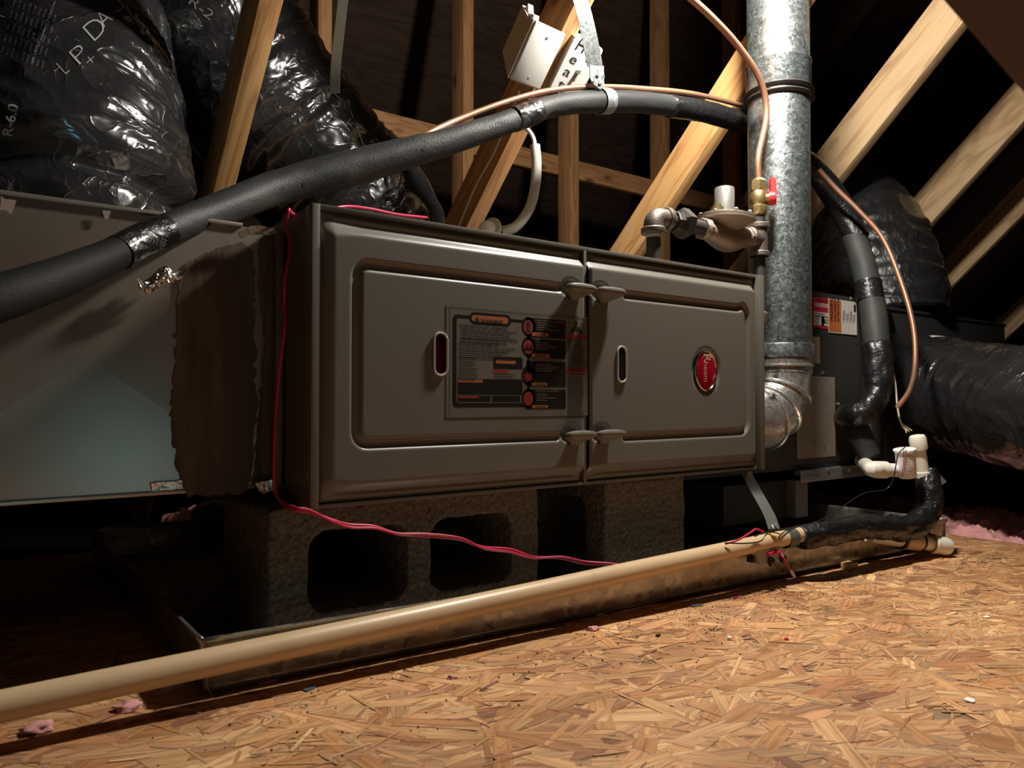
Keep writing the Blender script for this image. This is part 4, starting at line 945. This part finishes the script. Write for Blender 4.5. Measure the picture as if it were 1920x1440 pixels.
# elbow gores
Rc = .100; zc_ = .385; cx_ = FX-Rc; axz = zc_-Rc
def ering(a, r, tilt=None):
    """ring in mitre plane at bend angle a (deg): centre on the bend"""
    t_ = math.radians(a); c = Vector((cx_+Rc*math.cos(t_), FY, zc_-Rc*math.sin(t_))); u = Vector((math.cos(t_), 0, -math.sin(t_))); v = Vector((0,1,0))
    return [c+(u*math.cos(q)*1.0+v*math.sin(q))*r for q in [2*math.pi*k/48 for k in range(48)]]
angs = [0, 26, 52, 74, 90]
for i in range(4):
    g = G(); R1 = ering(angs[i], RR_*.985); R2 = ering(angs[i+1], RR_*.985)
    V = R1+R2; g.add(V, [(k, (k+1) % 48, 48+(k+1) % 48, 48+k) for k in range(48)]); g.obj('elbow_gore', 'galv_elbow', flu)
    if i < 3:
        P = ering(angs[i+1], RR_+.001); V, Fc = tube(P+[P[0]], .0042, 8, None, False, None, False); g = G(); g.add(V, Fc); g.obj('gore_bead', 'galv_elbow', flu)
G().lathe([(RR_-.001, 0), (RR_-.001, cx_-FL+.002)], (FL-.001, FY, axz), (1,0,0), 48).obj('elbow_stub', 'galv_elbow', flu)
bvf = None
for (px, py) in ((1472, 781), (1458, 793)):
    r = ray(px, py); 
    # on the gore surface, front side
    q = onY(px, py, FY-RR_*.93); G().lathe([(.0045, 0), (.004, .002), (.0015, .0035), (0, .0036)], q, (.2,-1,.1), 10).obj('screw', 'zinc', flu)
for (px, py) in ((1449, 668), (1455, 573)): q = onY(px, py, FY-RR_-.0005+.004); G().box(tuple(q+Vector((-.009, -.0045, -.0016))), tuple(q+Vector((.009, .004, .0016))), .0006).obj('lock_tab', 'strap', flu)

# ------------------------------------------------------------ gas piping
gz, gy, gx = .645, .05, .944
gas = thing('gas_valve_assembly', 'row of gas fittings with a regulator dish and grey cap above the furnace top', 'gas piping', (gx, gy, FZ1))
ex_ = .645
G().tube([(ex_-.004, gy, FZ1-.002), (ex_-.004, gy, gz-.03)], .0125, 24, None, True, None, False).obj('drop_pipe', 'iron', gas)
g = G().lathe([(.0128, 0), (.0132, .001), (.0126, .002), (.0132, .003), (.0126, .004), (.0132, .005), (.0126, .006), (.0130, .012)], (ex_-.004, gy, gz-.036), (0,0,1), 24); g.obj('pipe_thread', 'zinc', gas)
g = G().tube([(ex_-.004, gy, gz-.026), (ex_-.003, gy, gz-.010), (ex_+.004, gy, gz-.001), (ex_+.018, gy, gz+.001), (ex_+.03, gy, gz+.001)], .0175, 28, 30)
g.lathe([(.0205, 0), (.0215, .002), (.0215, .010), (.0195, .012)], (ex_-.004, gy, gz-.030), (0,0,1), 28); g.lathe([(.0195, 0), (.0215, .002), (.0215, .008), (.0205, .010)], (ex_+.024, gy, gz+.001), (1,0,0), 28)
g.obj('street_elbow', 'castiron', gas)
G().tube([(ex_+.03, gy, gz), (ex_+.052, gy, gz)], .0135, 24, None, True, None, False).obj('nipple', 'iron', gas)
g = G().lathe([(.0185, 0), (.020, .003), (.020, .014), (.018, .018)], (ex_+.046, gy, gz), (1,0,0), 8); g.lathe([(.020, 0), (.0275, .004), (.0275, .020), (.022, .026)], (ex_+.062, gy, gz), (1,0,0), 6); g.obj('union', 'iron', gas, smooth=False)
G().tube([(ex_+.085, gy, gz), (ex_+.135, gy, gz-.001)], .0135, 24, None, True, None, False).obj('nipple', 'iron', gas)
# regulator: hex ports, body, dish, cap
rx = ex_+.185
g = G().lathe([(.019, 0), (.0205, .002), (.0205, .014), (.018, .016)], (ex_+.125, gy, gz-.002), (1,0,0), 8)
g.tube([(ex_+.135, gy, gz-.002), (ex_+.165, gy, gz-.008), (ex_+.20, gy, gz-.012), (ex_+.245, gy, gz-.004), (ex_+.262, gy, gz-.001)], [.016, .021, .025, .020, .018], 24, 30)
g.lathe([(.018, 0), (.0205, .002), (.0205, .012), (.019, .014)], (ex_+.252, gy, gz-.002), (1,0,0), 8)
g.obj('regulator_body', 'castal', gas)
g = G().lathe([(.020, -.004), (.050, .014), (.055, .018), (.055, .0215), (.054, .022), (.055, .0225), (.055, .026), (.046, .029), (.020, .033), (0, .034)], (rx+.008, gy, gz+.004), (.03, -.04, 1), 44); g.obj('regulator_dish', 'castal', gas)
for k in range(8): t_ = k*math.pi/4+.3; G().lathe([(.0042, 0), (.0042, .003), (.002, .005), (0, .0052)], (rx+.008+.048*math.cos(t_), gy+.048*math.sin(t_), gz+.031), (0,0,1), 8).obj('dish_screw', 'zinc', gas)
G().lathe([(.0185, 0), (.0185, .048), (.0175, .050), (.0175, .051), (0, .0515)], (rx+.006, gy, gz+.034), (.02, 0, 1), 30).obj('regulator_cap', 'zinc', gas)
G().lathe([(.012, 0), (.012, .010), (.008, .011), (.008, .015), (0, .016)], (rx-.028, gy-.01, gz+.030), (0, 0, 1), 20).obj('vent_plug', 'brass', gas)
# tee
g = G().tube([(gx, gy, gz-.034), (gx, gy, gz+.030)], .0168, 26, None, True, None, False); g.tube([(gx-.035, gy, gz), (gx, gy, gz)], .0168, 26, None, True, None, False)
for (p_, a_) in (((gx, gy, gz+.022), (0,0,1)), ((gx, gy, gz-.034), (0,0,1)), ((gx-.036, gy, gz), (1,0,0))): g.lathe([(.019, 0), (.0208, .0015), (.0208, .008), (.019, .010)], p_, a_, 26)
g.obj('tee', 'castiron', gas)
G().tube([(gx-.050, gy, gz), (gx-.030, gy, gz)], .0145, 20, None, True, None, False).obj('nipple', 'brass', gas)
G().tube([(gx, gy, gz+.03), (gx, gy, gz+.052)], .0125, 20, None, True, None, False).obj('nipple', 'iron', gas)
g = G().tube([(gx+.001, gy, gz-.034), (gx+.003, gy, .50)], .0118, 20, None, True, None, False); g.obj('drip_leg', 'iron', gas)
g = G().lathe([(.0145, 0), (.0155, .002), (.0155, .020), (.012, .024)], (gx+.003, gy, .478), (0,0,1), 8); g.tube([(gx+.003, gy, .488), (gx-.01, gy-.002, .480), (FL+.002, gy, .478)], .0105, 16, 12); g.obj('drip_fitting', 'castiron', gas)
vlv = thing('ball_valve', 'brass gas ball valve with a red lever handle on the copper tube', 'valve', (gx, gy, gz+.052))
vb = gz+.048
g = G().lathe([(.0150, 0), (.0165, .002), (.0165, .018), (.0140, .020)], (gx, gy, vb), (0,0,1), 8)
g.lathe([(.0125, .018), (.0155, .024), (.0165, .034), (.0155, .044), (.0125, .050)], (gx, gy, vb), (0,0,1), 26)
g.lathe([(.0130, .048), (.0162, .051), (.0162, .068), (.0120, .071), (.009, .074)], (gx, gy, vb), (0,0,1), 6)
g.tube([(gx, gy, vb+.034), (gx+.012, gy-.018, vb+.034)], .008, 16, None, True, None, False); g.obj('valve_body', 'brass', vlv)
hd = Vector((.74, -.67, 0)).normalized(); hb = Vector((gx, gy, vb+.034))+hd*.018
g = G().lathe([(.0135, 0), (.0140, .001), (.0138, .012), (.011, .014)], hb, hd, 24)
sdv = Vector((.67, .74, 0)).normalized()
g.prism([hb+hd*.004+sdv*.0085+Vector((0,0,.0)), hb+hd*.004-sdv*.0085, hb+hd*.004-sdv*.0070+Vector((0,0,.040)), hb+hd*.004+sdv*.0070+Vector((0,0,.040))], hd*.009, None)
g.prism([hb+hd*.012+sdv*.003+Vector((0,0,-.012)), hb+hd*.012-sdv*.003+Vector((0,0,-.012)), hb+hd*.012-sdv*.003+Vector((0,0,.036)), hb+hd*.012+sdv*.003+Vector((0,0,.036))], hd*.004, None)
g.obj('lever', 'red', vlv)
cp = onY(1420, 345, gy); cp = Vector((gx, gy, vb+.07))
ct_ = thing('copper_tube', 'copper gas tube curving down in front of the flue to the brass valve', 'copper pipe', tuple(cp), 'copper tubes')
G().tube([cp, Vector((gx+.001, gy, vb+.12)), onY(1437, 215, gy), onY(1425, 150, gy-.005), onY(1385, 88, gy-.01), onY(1340, 38, gy-.02), onY(1290, -8, gy-.03), onY(1240, -50, gy-.04)], .0064, 16, 90).obj('tube_run', 'copper', ct_)
# ------------------------------------------------------------ insulated suction line, liquid line, tape, straps
lin = thing('insulated_line', 'long black foam-insulated refrigerant line rising from lower left over the furnace to the flue', 'insulated pipe', tuple(D(520, 352, 1.0)))
keys = [(-300, 640, .54, .0207), (0, 558, .64, .0203), (180, 492, .755, .0178), (262, 452, .815, .0172), (330, 424, .87, .0185), (400, 398, .93, .0205), (520, 352, 1.03, .0235), (650, 317, 1.10, .026), (800, 277, 1.17, .0226), (920, 240, 1.24, .0195), (975, 220, 1.28, .0195)]
LP = [(D(a, b, d), r) for a, b, d, r in keys]
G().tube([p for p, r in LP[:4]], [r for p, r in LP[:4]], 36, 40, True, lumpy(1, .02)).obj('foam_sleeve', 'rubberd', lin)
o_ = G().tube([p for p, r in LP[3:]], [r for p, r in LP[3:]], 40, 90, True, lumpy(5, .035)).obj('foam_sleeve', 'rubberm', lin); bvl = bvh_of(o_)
keys2 = [(975, 220, 1.28, .0195), (1020, 203, 1.315, .0192), (1067, 194, 1.345, .0195), (1130, 190, 1.40, .0205), (1200, 192, 1.46, .0205), (1260, 199, 1.52, .021)]
LQ = [(D(a, b, d), r) for a, b, d, r in keys2]
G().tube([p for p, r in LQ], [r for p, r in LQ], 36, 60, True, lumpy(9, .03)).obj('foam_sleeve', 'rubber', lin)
keys3 = [(1255, 199, 1.51, .0218), (1310, 207, 1.58, .0225), (1360, 220, 1.64, .0225), (1410, 238, 1.72, .0225), (1470, 275, 1.79, .024), (1530, 322, 1.86, .028), (1578, 390, 1.88, .031), (1608, 450, 1.86, .029)]
G().tube([D(a, b, d) for a, b, d, r in keys3], [r for *_, r in keys3], 36, 90, True, lumpy(4, .05)).obj('tape_wrap', 'tape', lin, sharp=False)
keys4 = [(1600, 435, 1.87, .029), (1622, 510, 1.82, .029), (1638, 590, 1.77, .030), (1645, 660, 1.74, .029)]
G().tube([D(a, b, d) for a, b, d, r in keys4], [r for *_, r in keys4], 32, 40, True, lumpy(6, .02)).obj('foam_sleeve', 'rubber', lin)
G().tube([D(1627, 530, 1.80), D(1632, 565, 1.785)], .0312, 32, None, True, None, False).obj('tape_wrap', 'tape', lin)
keys5 = [D(1643, 645, 1.745), D(1647, 690, 1.73), D(1643, 735, 1.72), D(1625, 768, 1.71), D(1600, 778, 1.74), onY(1585, 780, .196)]
G().tube(keys5, [.030, .033, .029, .028, .029, .03], 32, 60, True, lumpy(8, .14)).obj('tape_wrap', 'tape', lin, sharp=False)
G().tube([D(1600, 785, 1.76), D(1612, 815, 1.74), D(1630, 855, 1.73)], [.026, .026, .024], 28, 20, True, lumpy(2, .08)).obj('drain_sleeve', 'rubber', lin)
# tape at joints
G().tube([D(a, b, d) for a, b, d in ((222, 474, .785), (262, 452, .815), (312, 432, .85))], [.0185, .0182, .0188], 36, 20, True, lumpy(12, .03)).obj('joint_tape', 'tape', lin)
G().tube([D(a, b, d) for a, b, d in ((962, 224, 1.27), (985, 216, 1.29), (1008, 207, 1.308))], [.0212, .0215, .0208], 36, 24, True, lumpy(14, .09)).obj('joint_tape', 'tape', lin, sharp=False)
bvt = bvh_of(bpy.data.objects['joint_tape'])
f = Flat(drape(bvt, .0008)); f.ring(292, 429, 8, 7, 1.2); txt(f, 'UL', 287, 432, 5, -10, width=8)
for k, (s_, w_) in enumerate((('CLASSIFIED', 20), ('LISTED', 14), ('SEAL', 10), ('SURFACE BURNING', 40))): txt(f, s_, 300-k*6, 462-k*2, 3.0, 68, width=w_*.9)
txt(f, 'TEN 95', 306, 470, 7, 68, width=36)
f.obj('tape_print', 'printd', lin, 'grey print on the black tape')
f = Flat(drape(bvl, .0006))
rd = random.Random(8)
for k in range(9): u = 908+k*5.4; v = 240-k*1.5; f.poly([(u+rd.uniform(-1, 1), v-rd.uniform(2, 5)), (u+4, v-rd.uniform(3, 6)), (u+4+rd.uniform(-1, 1), v+rd.uniform(0, 5)), (u+rd.uniform(0, 2), v+rd.uniform(1, 5))])
for k in range(16): u = rd.uniform(790, 860); v = 262+(830-u)*.27+rd.uniform(-9, 9); f.poly([(u, v), (u+rd.uniform(2, 5), v-1), (u+3, v+rd.uniform(1, 2.5))])
for (u, v, q) in ((572, 346, 7), (340, 432, 4), (532, 352, 3)): f.poly([(u+q*math.cos(t_)*rd.uniform(.6, 1), v+q*math.sin(t_)*rd.uniform(.5, 1)) for t_ in [k*.6 for k in range(10)]])
f.obj('torn_marks', 'ink', lin, 'torn black pits in the foam')
ll = thing('liquid_line', 'thin bare copper tube lying along the top of the insulated line', 'copper pipe', tuple(D(1000, 185, 1.29)), 'copper tubes')
G().tube([D(745, 285, 1.14), D(800, 252, 1.165), D(860, 224, 1.215), D(940, 194, 1.26), D(1010, 174, 1.30), D(1070, 165, 1.345), D(1130, 163, 1.40), D(1200, 166, 1.465), D(1300, 176, 1.56), D(1400, 200, 1.72)], .0052, 14, 90).obj('tube_run', 'copper', ll)
lr = thing('copper_tube', 'copper tube hanging down in front of the black ducts right of the flue', 'copper pipe', tuple(D(1715, 680, 1.7)), 'copper tubes')
G().tube([D(1535, 318, 1.80), D(1570, 356, 1.80), D(1610, 395, 1.79), D(1655, 447, 1.77), D(1690, 530, 1.74), D(1712, 610, 1.71), D(1716, 680, 1.69), D(1706, 730, 1.69), D(1682, 765, 1.70)], .0058, 14, 100).obj('tube_run', 'copper', lr)
cw = thing('cable', 'thin dusty cable with split ends hanging beside the plenum collar', 'cable', tuple(D(1685, 760, 1.72)))
G().tube([D(1668, 668, 1.72), D(1678, 715, 1.72), D(1683, 765, 1.72), D(1690, 795, 1.72), D(1700, 808, 1.72)], .0022, 10, 30).obj('cable_run', 'romex', cw)
for k in range(3): G().tube([D(1690, 793, 1.72), D(1696+4*k, 803, 1.72), D(1700+5*k, 812-k*2, 1.715)], .0009, 6, 10).obj('cable_strand', 'yellow' if k == 1 else 'romex', cw)
# hanger strap holding the line
hg = thing('line_hanger', 'bright galvanised hanger strap holding the insulated line above the furnace', 'hanger strap', tuple(D(1130, 190, 1.40)))
ys = .165; wdir = Vector((1, .15, -.12))
a0_, a1_ = onY(1072, -60, ys-.075), onY(1118, 135, ys-.008)
ribbon([a0_, a0_+(a1_-a0_)*.5+Vector((0, -.004, 0)), a1_], wdir, .052).obj('strap', 'strap', hg)
tp = onY(1119, 120, ys-.011); bt_ = onY(1128, 166, ys-.011)
G().prism([onY(1105, 122, ys-.012), onY(1131, 124, ys-.012), onY(1132, 165, ys-.012), onY(1124, 168, ys-.012), onY(1112, 158, ys-.012), onY(1106, 148, ys-.012)], (0, -.0015, 0), None).obj('tab', 'galv', hg)
for (a, b) in ((1119, 143), (1110, 154), (1124, 158)): G().lathe([(.0035, 0), (.0035, .0015), (.001, .003), (0, .0032)], onY(a, b, ys-.0135), (0,-1,0), 8).obj('rivet', 'iron', hg)
cl = D(1133, 190, 1.403); axd = (LQ[4][0]-LQ[2][0]).normalized(); ea_ = Vector((0,0,1)); ea_ = (ea_-axd*ea_.dot(axd)).normalized(); eb_ = axd.cross(ea_)
ribbon([cl+(ea_*math.cos(t_)+eb_*math.sin(t_))*.0228 for t_ in [2*math.pi*k/24 for k in range(25)]], axd, .026, .001, 60).obj('clamp_loop', 'strap', hg)
h2 = ribbon([D(650, -60, 1.42), D(641, 20, 1.42), D(630, 120, 1.43), D(628, 175, 1.45)], RT, .019).obj('duct_strap', 'greyp'); tag(h2, 'narrow dull grey strap running up from the second flexible duct', 'hanger strap')

# ------------------------------------------------------------ junction box, switch, cable and conduit on brace B
bd = Vector((0, -1, SL)).normalized()      # up along the brace
nrm = Vector((0, -SL, -1)).normalized()    # out of its lower face
pb = Vector((xB, 0, 1.28))+nrm*.018
jb = thing('junction_box', 'white blank cover box screwed to the diagonal brace above the insulated line', 'junction box', tuple(onP(1008, 105, pb, nrm)))
cs = [onP(a, b, pb, nrm) for a, b in ((1004, 38), (1060, 64), (1010, 168), (955, 147))]
g = G(); cm = sum(cs, Vector())/4
V = [cm+(c-cm)*.93+nrm*.004 for c in cs]+[c+nrm*.002 for c in cs]+[c-nrm*.004 for c in cs]
g.add(V, [(0,1,2,3)]+[(i, 4+i, 4+(i+1) % 4, (i+1) % 4) for i in range(4)]+[(4+i, 8+i, 8+(i+1) % 4, 4+(i+1) % 4) for i in range(4)]+[(11,10,9,8)]); g.obj('cover_plate', 'plate', jb)
for (a, b) in ((1025, 71), (991, 145)): G().lathe([(.0032, 0), (.003, .0015), (0, .002)], onP(a, b, pb+nrm*.003, nrm), nrm, 12).obj('screw', 'zinc', jb)
xl = cs[3].x-.012; n2_ = Vector((1,0,0))
sp = [onX(a, b, xl) for a, b in ((976, 33), (1000, 48), (958, 136), (954, 120), (945, 106))]
G().prism([cs[0]+Vector((-.004,0,0)), cs[3]+Vector((-.004,0,0)), cs[3]+Vector((-.004,0,0))-nrm*.02-bd*-.01, cs[3]+Vector((-.004,0,0))-nrm*.055+bd*.028, cs[0]+Vector((-.004,0,0))-nrm*.055+bd*.004, cs[0]+Vector((-.004,0,0))-nrm*.02-bd*.004], (.022,0,0), None).obj('box_body', 'boxg', jb)
tri = [cs[0]-nrm*.05+bd*.001, cs[0]-nrm*.045+bd*.012, cs[0]-nrm*.03, cs[0]-nrm*.012+bd*.006, cs[0]-nrm*.006-bd*.004]
G().prism(tri, (.012, 0, 0), None).obj('box_ear', 'plate', jb)
pb2 = pb
sw2 = thing('switch_box', 'white switch plate with hand-lettered word, right of the brace and half behind the bright strap', 'light switch', tuple(onP(1085, 120, pb2, nrm)))
cs = [onP(a, b, pb2, nrm) for a, b in ((1076, 70), (1128, 92), (1090, 172), (1029, 167))]
q_ = [cs[0], cs[0]+Vector((.078, 0, 0)), cs[3]+Vector((.078, 0, 0)), cs[3]]
q_ = [v-nrm*.001 for v in q_]
rr_ = rrect(1, 1, .08, 4)
P = [q_[3]+(q_[2]-q_[3])*(a+.5)+(q_[0]-q_[3])*(b+.5)*1.0 for a, b in rr_]
G().prism(P, nrm*.004, None).obj('switch_plate', 'plate', sw2)
G().prism([v-nrm*.001 for v in [q_[0]+Vector((.006,0,0)), q_[1]-Vector((.006,0,0)), q_[2]-Vector((.006,0,0)), q_[3]+Vector((.006,0,0))]], -nrm*.04, None).obj('box_body', 'boxg', sw2)
def swp(u, v): return q_[3]+Vector((1,0,0))*u+bd*v+nrm*.0046
tg = swp(.043, .045); tgx = Vector((1,0,0))
g = G().prism([tg-tgx*.005-bd*.010, tg+tgx*.005-bd*.010, tg+tgx*.005+bd*.010, tg-tgx*.005+bd*.010], nrm*.0008, None); g.obj('toggle_slot', 'boxg', sw2)
g = G().prism([tg-tgx*.0035+bd*.002, tg+tgx*.0035+bd*.002, tg+tgx*.0035+bd*.009, tg-tgx*.0035+bd*.009], nrm*.013+bd*.005, None); g.obj('toggle', 'plate', sw2)
fsw = Flat(swp)
for k, c_ in enumerate('Heat'): fsw.text(c_, .011, .090-.0265*k, .024 if k == 0 else .019, ang=-.12, bold=0, width=.021 if k == 0 else .017)
fsw.obj('hand_lettering', 'ink', sw2)
for (u, v) in ((.052, .082), (.030, .010)): G().lathe([(.003, 0), (.0028, .0015), (0, .002)], swp(u, v), nrm, 10).obj('screw', 'zinc', sw2)
cab = thing('white_cable', 'flat white cable stapled along the shaded side of the box brace', 'cable', (xB, .6, .7))
xs = xB-.0215
G().tube([onX(975, 170, xs), onX(950, 232, xs), onX(925, 268+22, xs), onX(892, 350, xs), onX(858, 430, xs), onX(845, 462, xs)], .0035, 10, 40, True, None, True, (1, .6)).obj('cable_run', 'romex', cab)
whp = thing('conduit_whip', 'grey flexible conduit curving down to a round connector on the furnace top', 'conduit', tuple(D(925, 430, 1.5)))
wp = [D(1003, 272, 1.5), D(1006, 310, 1.5), D(1003, 352, 1.5), D(992, 392, 1.5), D(968, 424, 1.5), D(942, 434, 1.5)]
G().tube(wp, .0102, 22, 50).obj('conduit', 'conduit', whp)
G().tube([D(978, 236, 1.53), D(992, 246, 1.51), D(1001, 262, 1.5), D(1003, 285, 1.5)], .0042, 12, 24).obj('inner_cable', 'romex', whp)
cpx = D(919, 427, 1.49); axw = (D(942, 434, 1.5)-D(905, 424, 1.44)).normalized()
G().lathe([(.010, 0), (.013, .002), (.0205, .003), (.0212, .006), (.0212, .010), (.019, .012), (.014, .013), (.013, .022), (.0115, .024)], cpx, axw, 26).obj('locknut', 'conduit', whp)
G().tube([cpx+axw*.012, cpx-axw*.006, cpx-axw*.018+Vector((0,0,-.006)), cpx-axw*.022+Vector((0,0,-.05))], .0125, 20, 16).obj('angle_fitting', 'pvcw', whp)
bvw = bvh_of(bpy.data.objects['conduit'])
f = Flat(drape(bvw, .0004)); tt = crom([(948, 440, 0), (975, 434, 0), (996, 408, 0), (1006, 382, 0)], 26)
for k, ch in enumerate('LIQUID TIGHT CONDUIT TYPE'):
    if ch != ' ':
        d_ = tt[min(k+1, 25)]-tt[max(k-1, 0)]; txt(f, ch, tt[k].x, tt[k].y, 3.0, math.degrees(math.atan2(-d_.y, d_.x)), width=2.4)
f.obj('conduit_print', 'boxg', whp)

# ------------------------------------------------------------ red control wire, loose leads
rw = thing('control_wire', 'thin red control wire draped down the furnace side and sagging along the blocks', 'wire', (0, .05, FZ1))
sx_ = -.006
P = [D(800, 408, 1.20), D(745, 402, 1.12), D(690, 391, 1.06), D(640, 388, 1.0), Vector((.022, .075, FZ1+.004)), Vector((.004, .068, FZ1+.005)), onX(541, 394, sx_), onX(538, 425, sx_), onX(545, 462, sx_), onX(535, 520, sx_-.01), onX(533, 575, sx_-.01), onX(534, 612, sx_-.012), onX(526, 680, sx_-.015), onX(519, 750, sx_-.017), onX(515, 830, sx_-.019), onX(514, 900, sx_-.019), onX(522, 935, sx_-.016),
     onY(548, 955, -.010), onY(580, 960, -.014), onY(625, 976, -.014), onY(655, 984, -.012), onY(700, 987, -.012), onY(745, 1001, -.012), onY(800, 1005, -.012), onY(860, 1011, -.014), onY(905, 1026, -.014), onY(955, 1030, -.014), onY(1000, 1044, -.016), onY(1050, 1046, -.02), onY(1095, 1056, -.028), onY(1150, 1058, -.045), onY(1185, 1066, -.06)]
G().tube(P, .0021, 10, 260).obj('wire_run', 'redwire', rw)
P2 = [p+Vector((.0018*math.sin(i*1.7)-.0005, -.0025, .003*math.sin(i*1.1))) for i, p in enumerate(P[16:])]
G().tube(P2, .0016, 8, 160).obj('wire_run', 'redwire', rw)
ld = thing('switch_leads', 'tangle of black and red leads on the drain pipe by its hanger', 'wire', tuple(onY(1430, 1000, -.11)))
G().tube([onY(1360, 1020, -.105), onY(1385, 1012, -.112), onY(1408, 998, -.11), onY(1418, 992, -.108), onY(1432, 997, -.11)], .0016, 8, 40).obj('red_lead', 'redwire', ld)
G().tube([onY(1360, 1018, -.112), onY(1395, 1019, -.118), onY(1425, 1015, -.119), onY(1436, 1003, -.117), onY(1450, 996, -.112), onY(1470, 993, -.105), onY(1500, 985, -.09)], .0011, 8, 50).obj('black_lead', 'blackwire', ld)
G().tube([onY(1415, 1006, -.115), onY(1432, 999, -.115), onY(1448, 998, -.112), onY(1462, 1001, -.114)], .001, 8, 30).obj('black_lead', 'blackwire', ld)
G().tube([onY(1440, 1001, -.117), onY(1450, 1004, -.117), onY(1457, 1006, -.117)], .0016, 8, 10).obj('yellow_tip', 'yellow', ld)

# ------------------------------------------------------------ debris on the deck
def tuft(px, py, s, m, name, label, cat, seed, flat=.6, group=None):
    p = onF(px, py); bm = bmesh.new(); bmesh.ops.create_icosphere(bm, subdivisions=3, radius=1)
    for v in bm.verts:
        k = 1+.55*noise.noise(v.co*1.6+Vector((seed, 0, 0)))+.25*noise.noise(v.co*4+Vector((seed, 3, 0)))
        v.co = Vector((v.co.x*s*k*1.3, v.co.y*s*k, max(v.co.z*s*k*flat, -.2*s)))
    bm.verts.index_update(); V = [v.co+p+Vector((0, 0, .2*s+.0012)) for v in bm.verts]; Fc = [[v.index for v in f_.verts] for f_ in bm.faces]; bm.free()
    return tag(link(name, V, Fc, m, origin=p), label, cat, group)
for i, (px, py, s, lab_) in enumerate(((75, 1372, .010, 'pink insulation tuft at the lower left under the drain pipe'), (240, 1333, .009, 'dim pink tuft in the shadow of the pipe, left part'), (325, 1288, .011, 'dusty tuft right below the pan corner'), (503, 1278, .008, 'pale tuft where the shadow edge crosses the deck'), (650, 1242, .011, 'pair-shaped pink tuft below the left concrete block'), (940, 1168, .014, 'larger pink tuft against the pan front below the left block'),
                           (1113, 1183, .006, 'small pale pink tuft just in front of the pan near mid deck'), (848, 1274, .004, 'tiny pink fleck alone on the open deck at left'), (1275, 1122, .005, 'flat pink fleck near the pan, mid deck'))):
    tuft(px, py, s, 'pink', 'insulation_tuft', lab_, 'insulation tuft', i*3.3, group='pink insulation tufts on the deck')
def sliver(px, py, l, wd, ang, m, label, name='wood_chip', cat='wood chip', th=.0015):
    p = onF(px, py); rd = random.Random(int(px)); c, s = math.cos(ang), math.sin(ang)
    pts = [(-l/2, -wd/2), (-l*.1, -wd*.6), (l/2, -wd*.3), (l*.42, wd*.4), (0, wd/2), (-l/2*.9, wd*.4)]
    P = [(p.x+a*c-b*s, p.y+a*s+b*c, zf(p.x+a*c-b*s)+.0016) for a, b in pts]
    return tag(G().prism(P, (0, 0, th), None).obj(name, m, smooth=False), label, cat)
sliver(768, 1211, .045, .008, -.12, 'chip', 'round pale stick lying by the pan front below the furnace left door', 'wood_stick', 'stick', .007)
sliver(1125, 1148, .05, .02, .3, 'chip', 'curled pale wood flake leaning by the pan front, mid deck', th=.004)
sliver(582, 1294, .018, .007, .5, 'blue', 'dark blue-grey scrap on the deck at left', 'plastic_scrap', 'scrap')
sliver(1306, 1138, .02, .008, -.4, 'blue', 'black curl of tape on the deck in front of the pan', 'tape_scrap', 'scrap')
sliver(1380, 1123, .016, .004, .2, 'redwire', 'short red wire offcut near the pan, mid right', 'wire_offcut', 'scrap')
sliver(1475, 1201, .007, .005, .2, 'lred', 'tiny red fragment in the middle of the open deck', 'plastic_scrap', 'scrap')
sliver(1234, 1194, .008, .004, .1, 'crumb', 'small black fragment on the open deck left of the red one', 'plastic_scrap', 'scrap')
sliver(1818, 1316, .012, .009, .1, 'white', 'white paint fleck on the deck at lower right', 'paint_fleck', 'fleck', .001)
sliver(1850, 1159, .013, .007, -.2, 'white', 'long white fleck far right on the deck', 'paint_fleck', 'fleck', .001)
sliver(1368, 1201, .006, .005, .5, 'white', 'yellowish white crumb in mid deck beside the black fragment', 'paint_fleck', 'fleck', .003)
sliver(1663, 1065, .008, .006, .5, 'white', 'small white fleck near the pan at right', 'paint_fleck', 'fleck', .001)
rd = random.Random(11); g = G()
for i in range(520):
    x = rd.uniform(-.2, 1.5); y = -.10-abs(rd.gauss(0, .12)); 
    if y < -.8: continue
    if rd.random() < .5: x = rd.gauss(.75, .25); y = -.10-abs(rd.gauss(0, .06))
    x = min(x, 1.6); s = rd.uniform(.0006, .0018); p = Vector((x, y, zf(x)+.0013+s*.4))
    g.add([p+Vector((s, 0, -s*.5)), p+Vector((-s*.5, s*.9, -s*.5)), p+Vector((-s*.6, -s*.8, -s*.5)), p+Vector((0, 0, s*.7))], [(0,1,2), (0,1,3), (1,2,3), (2,0,3)])
tag(g.obj('dark_crumbs', 'crumb', smooth=False), 'scattered dark dust crumbs on the chipboard deck', 'debris', kind='stuff')
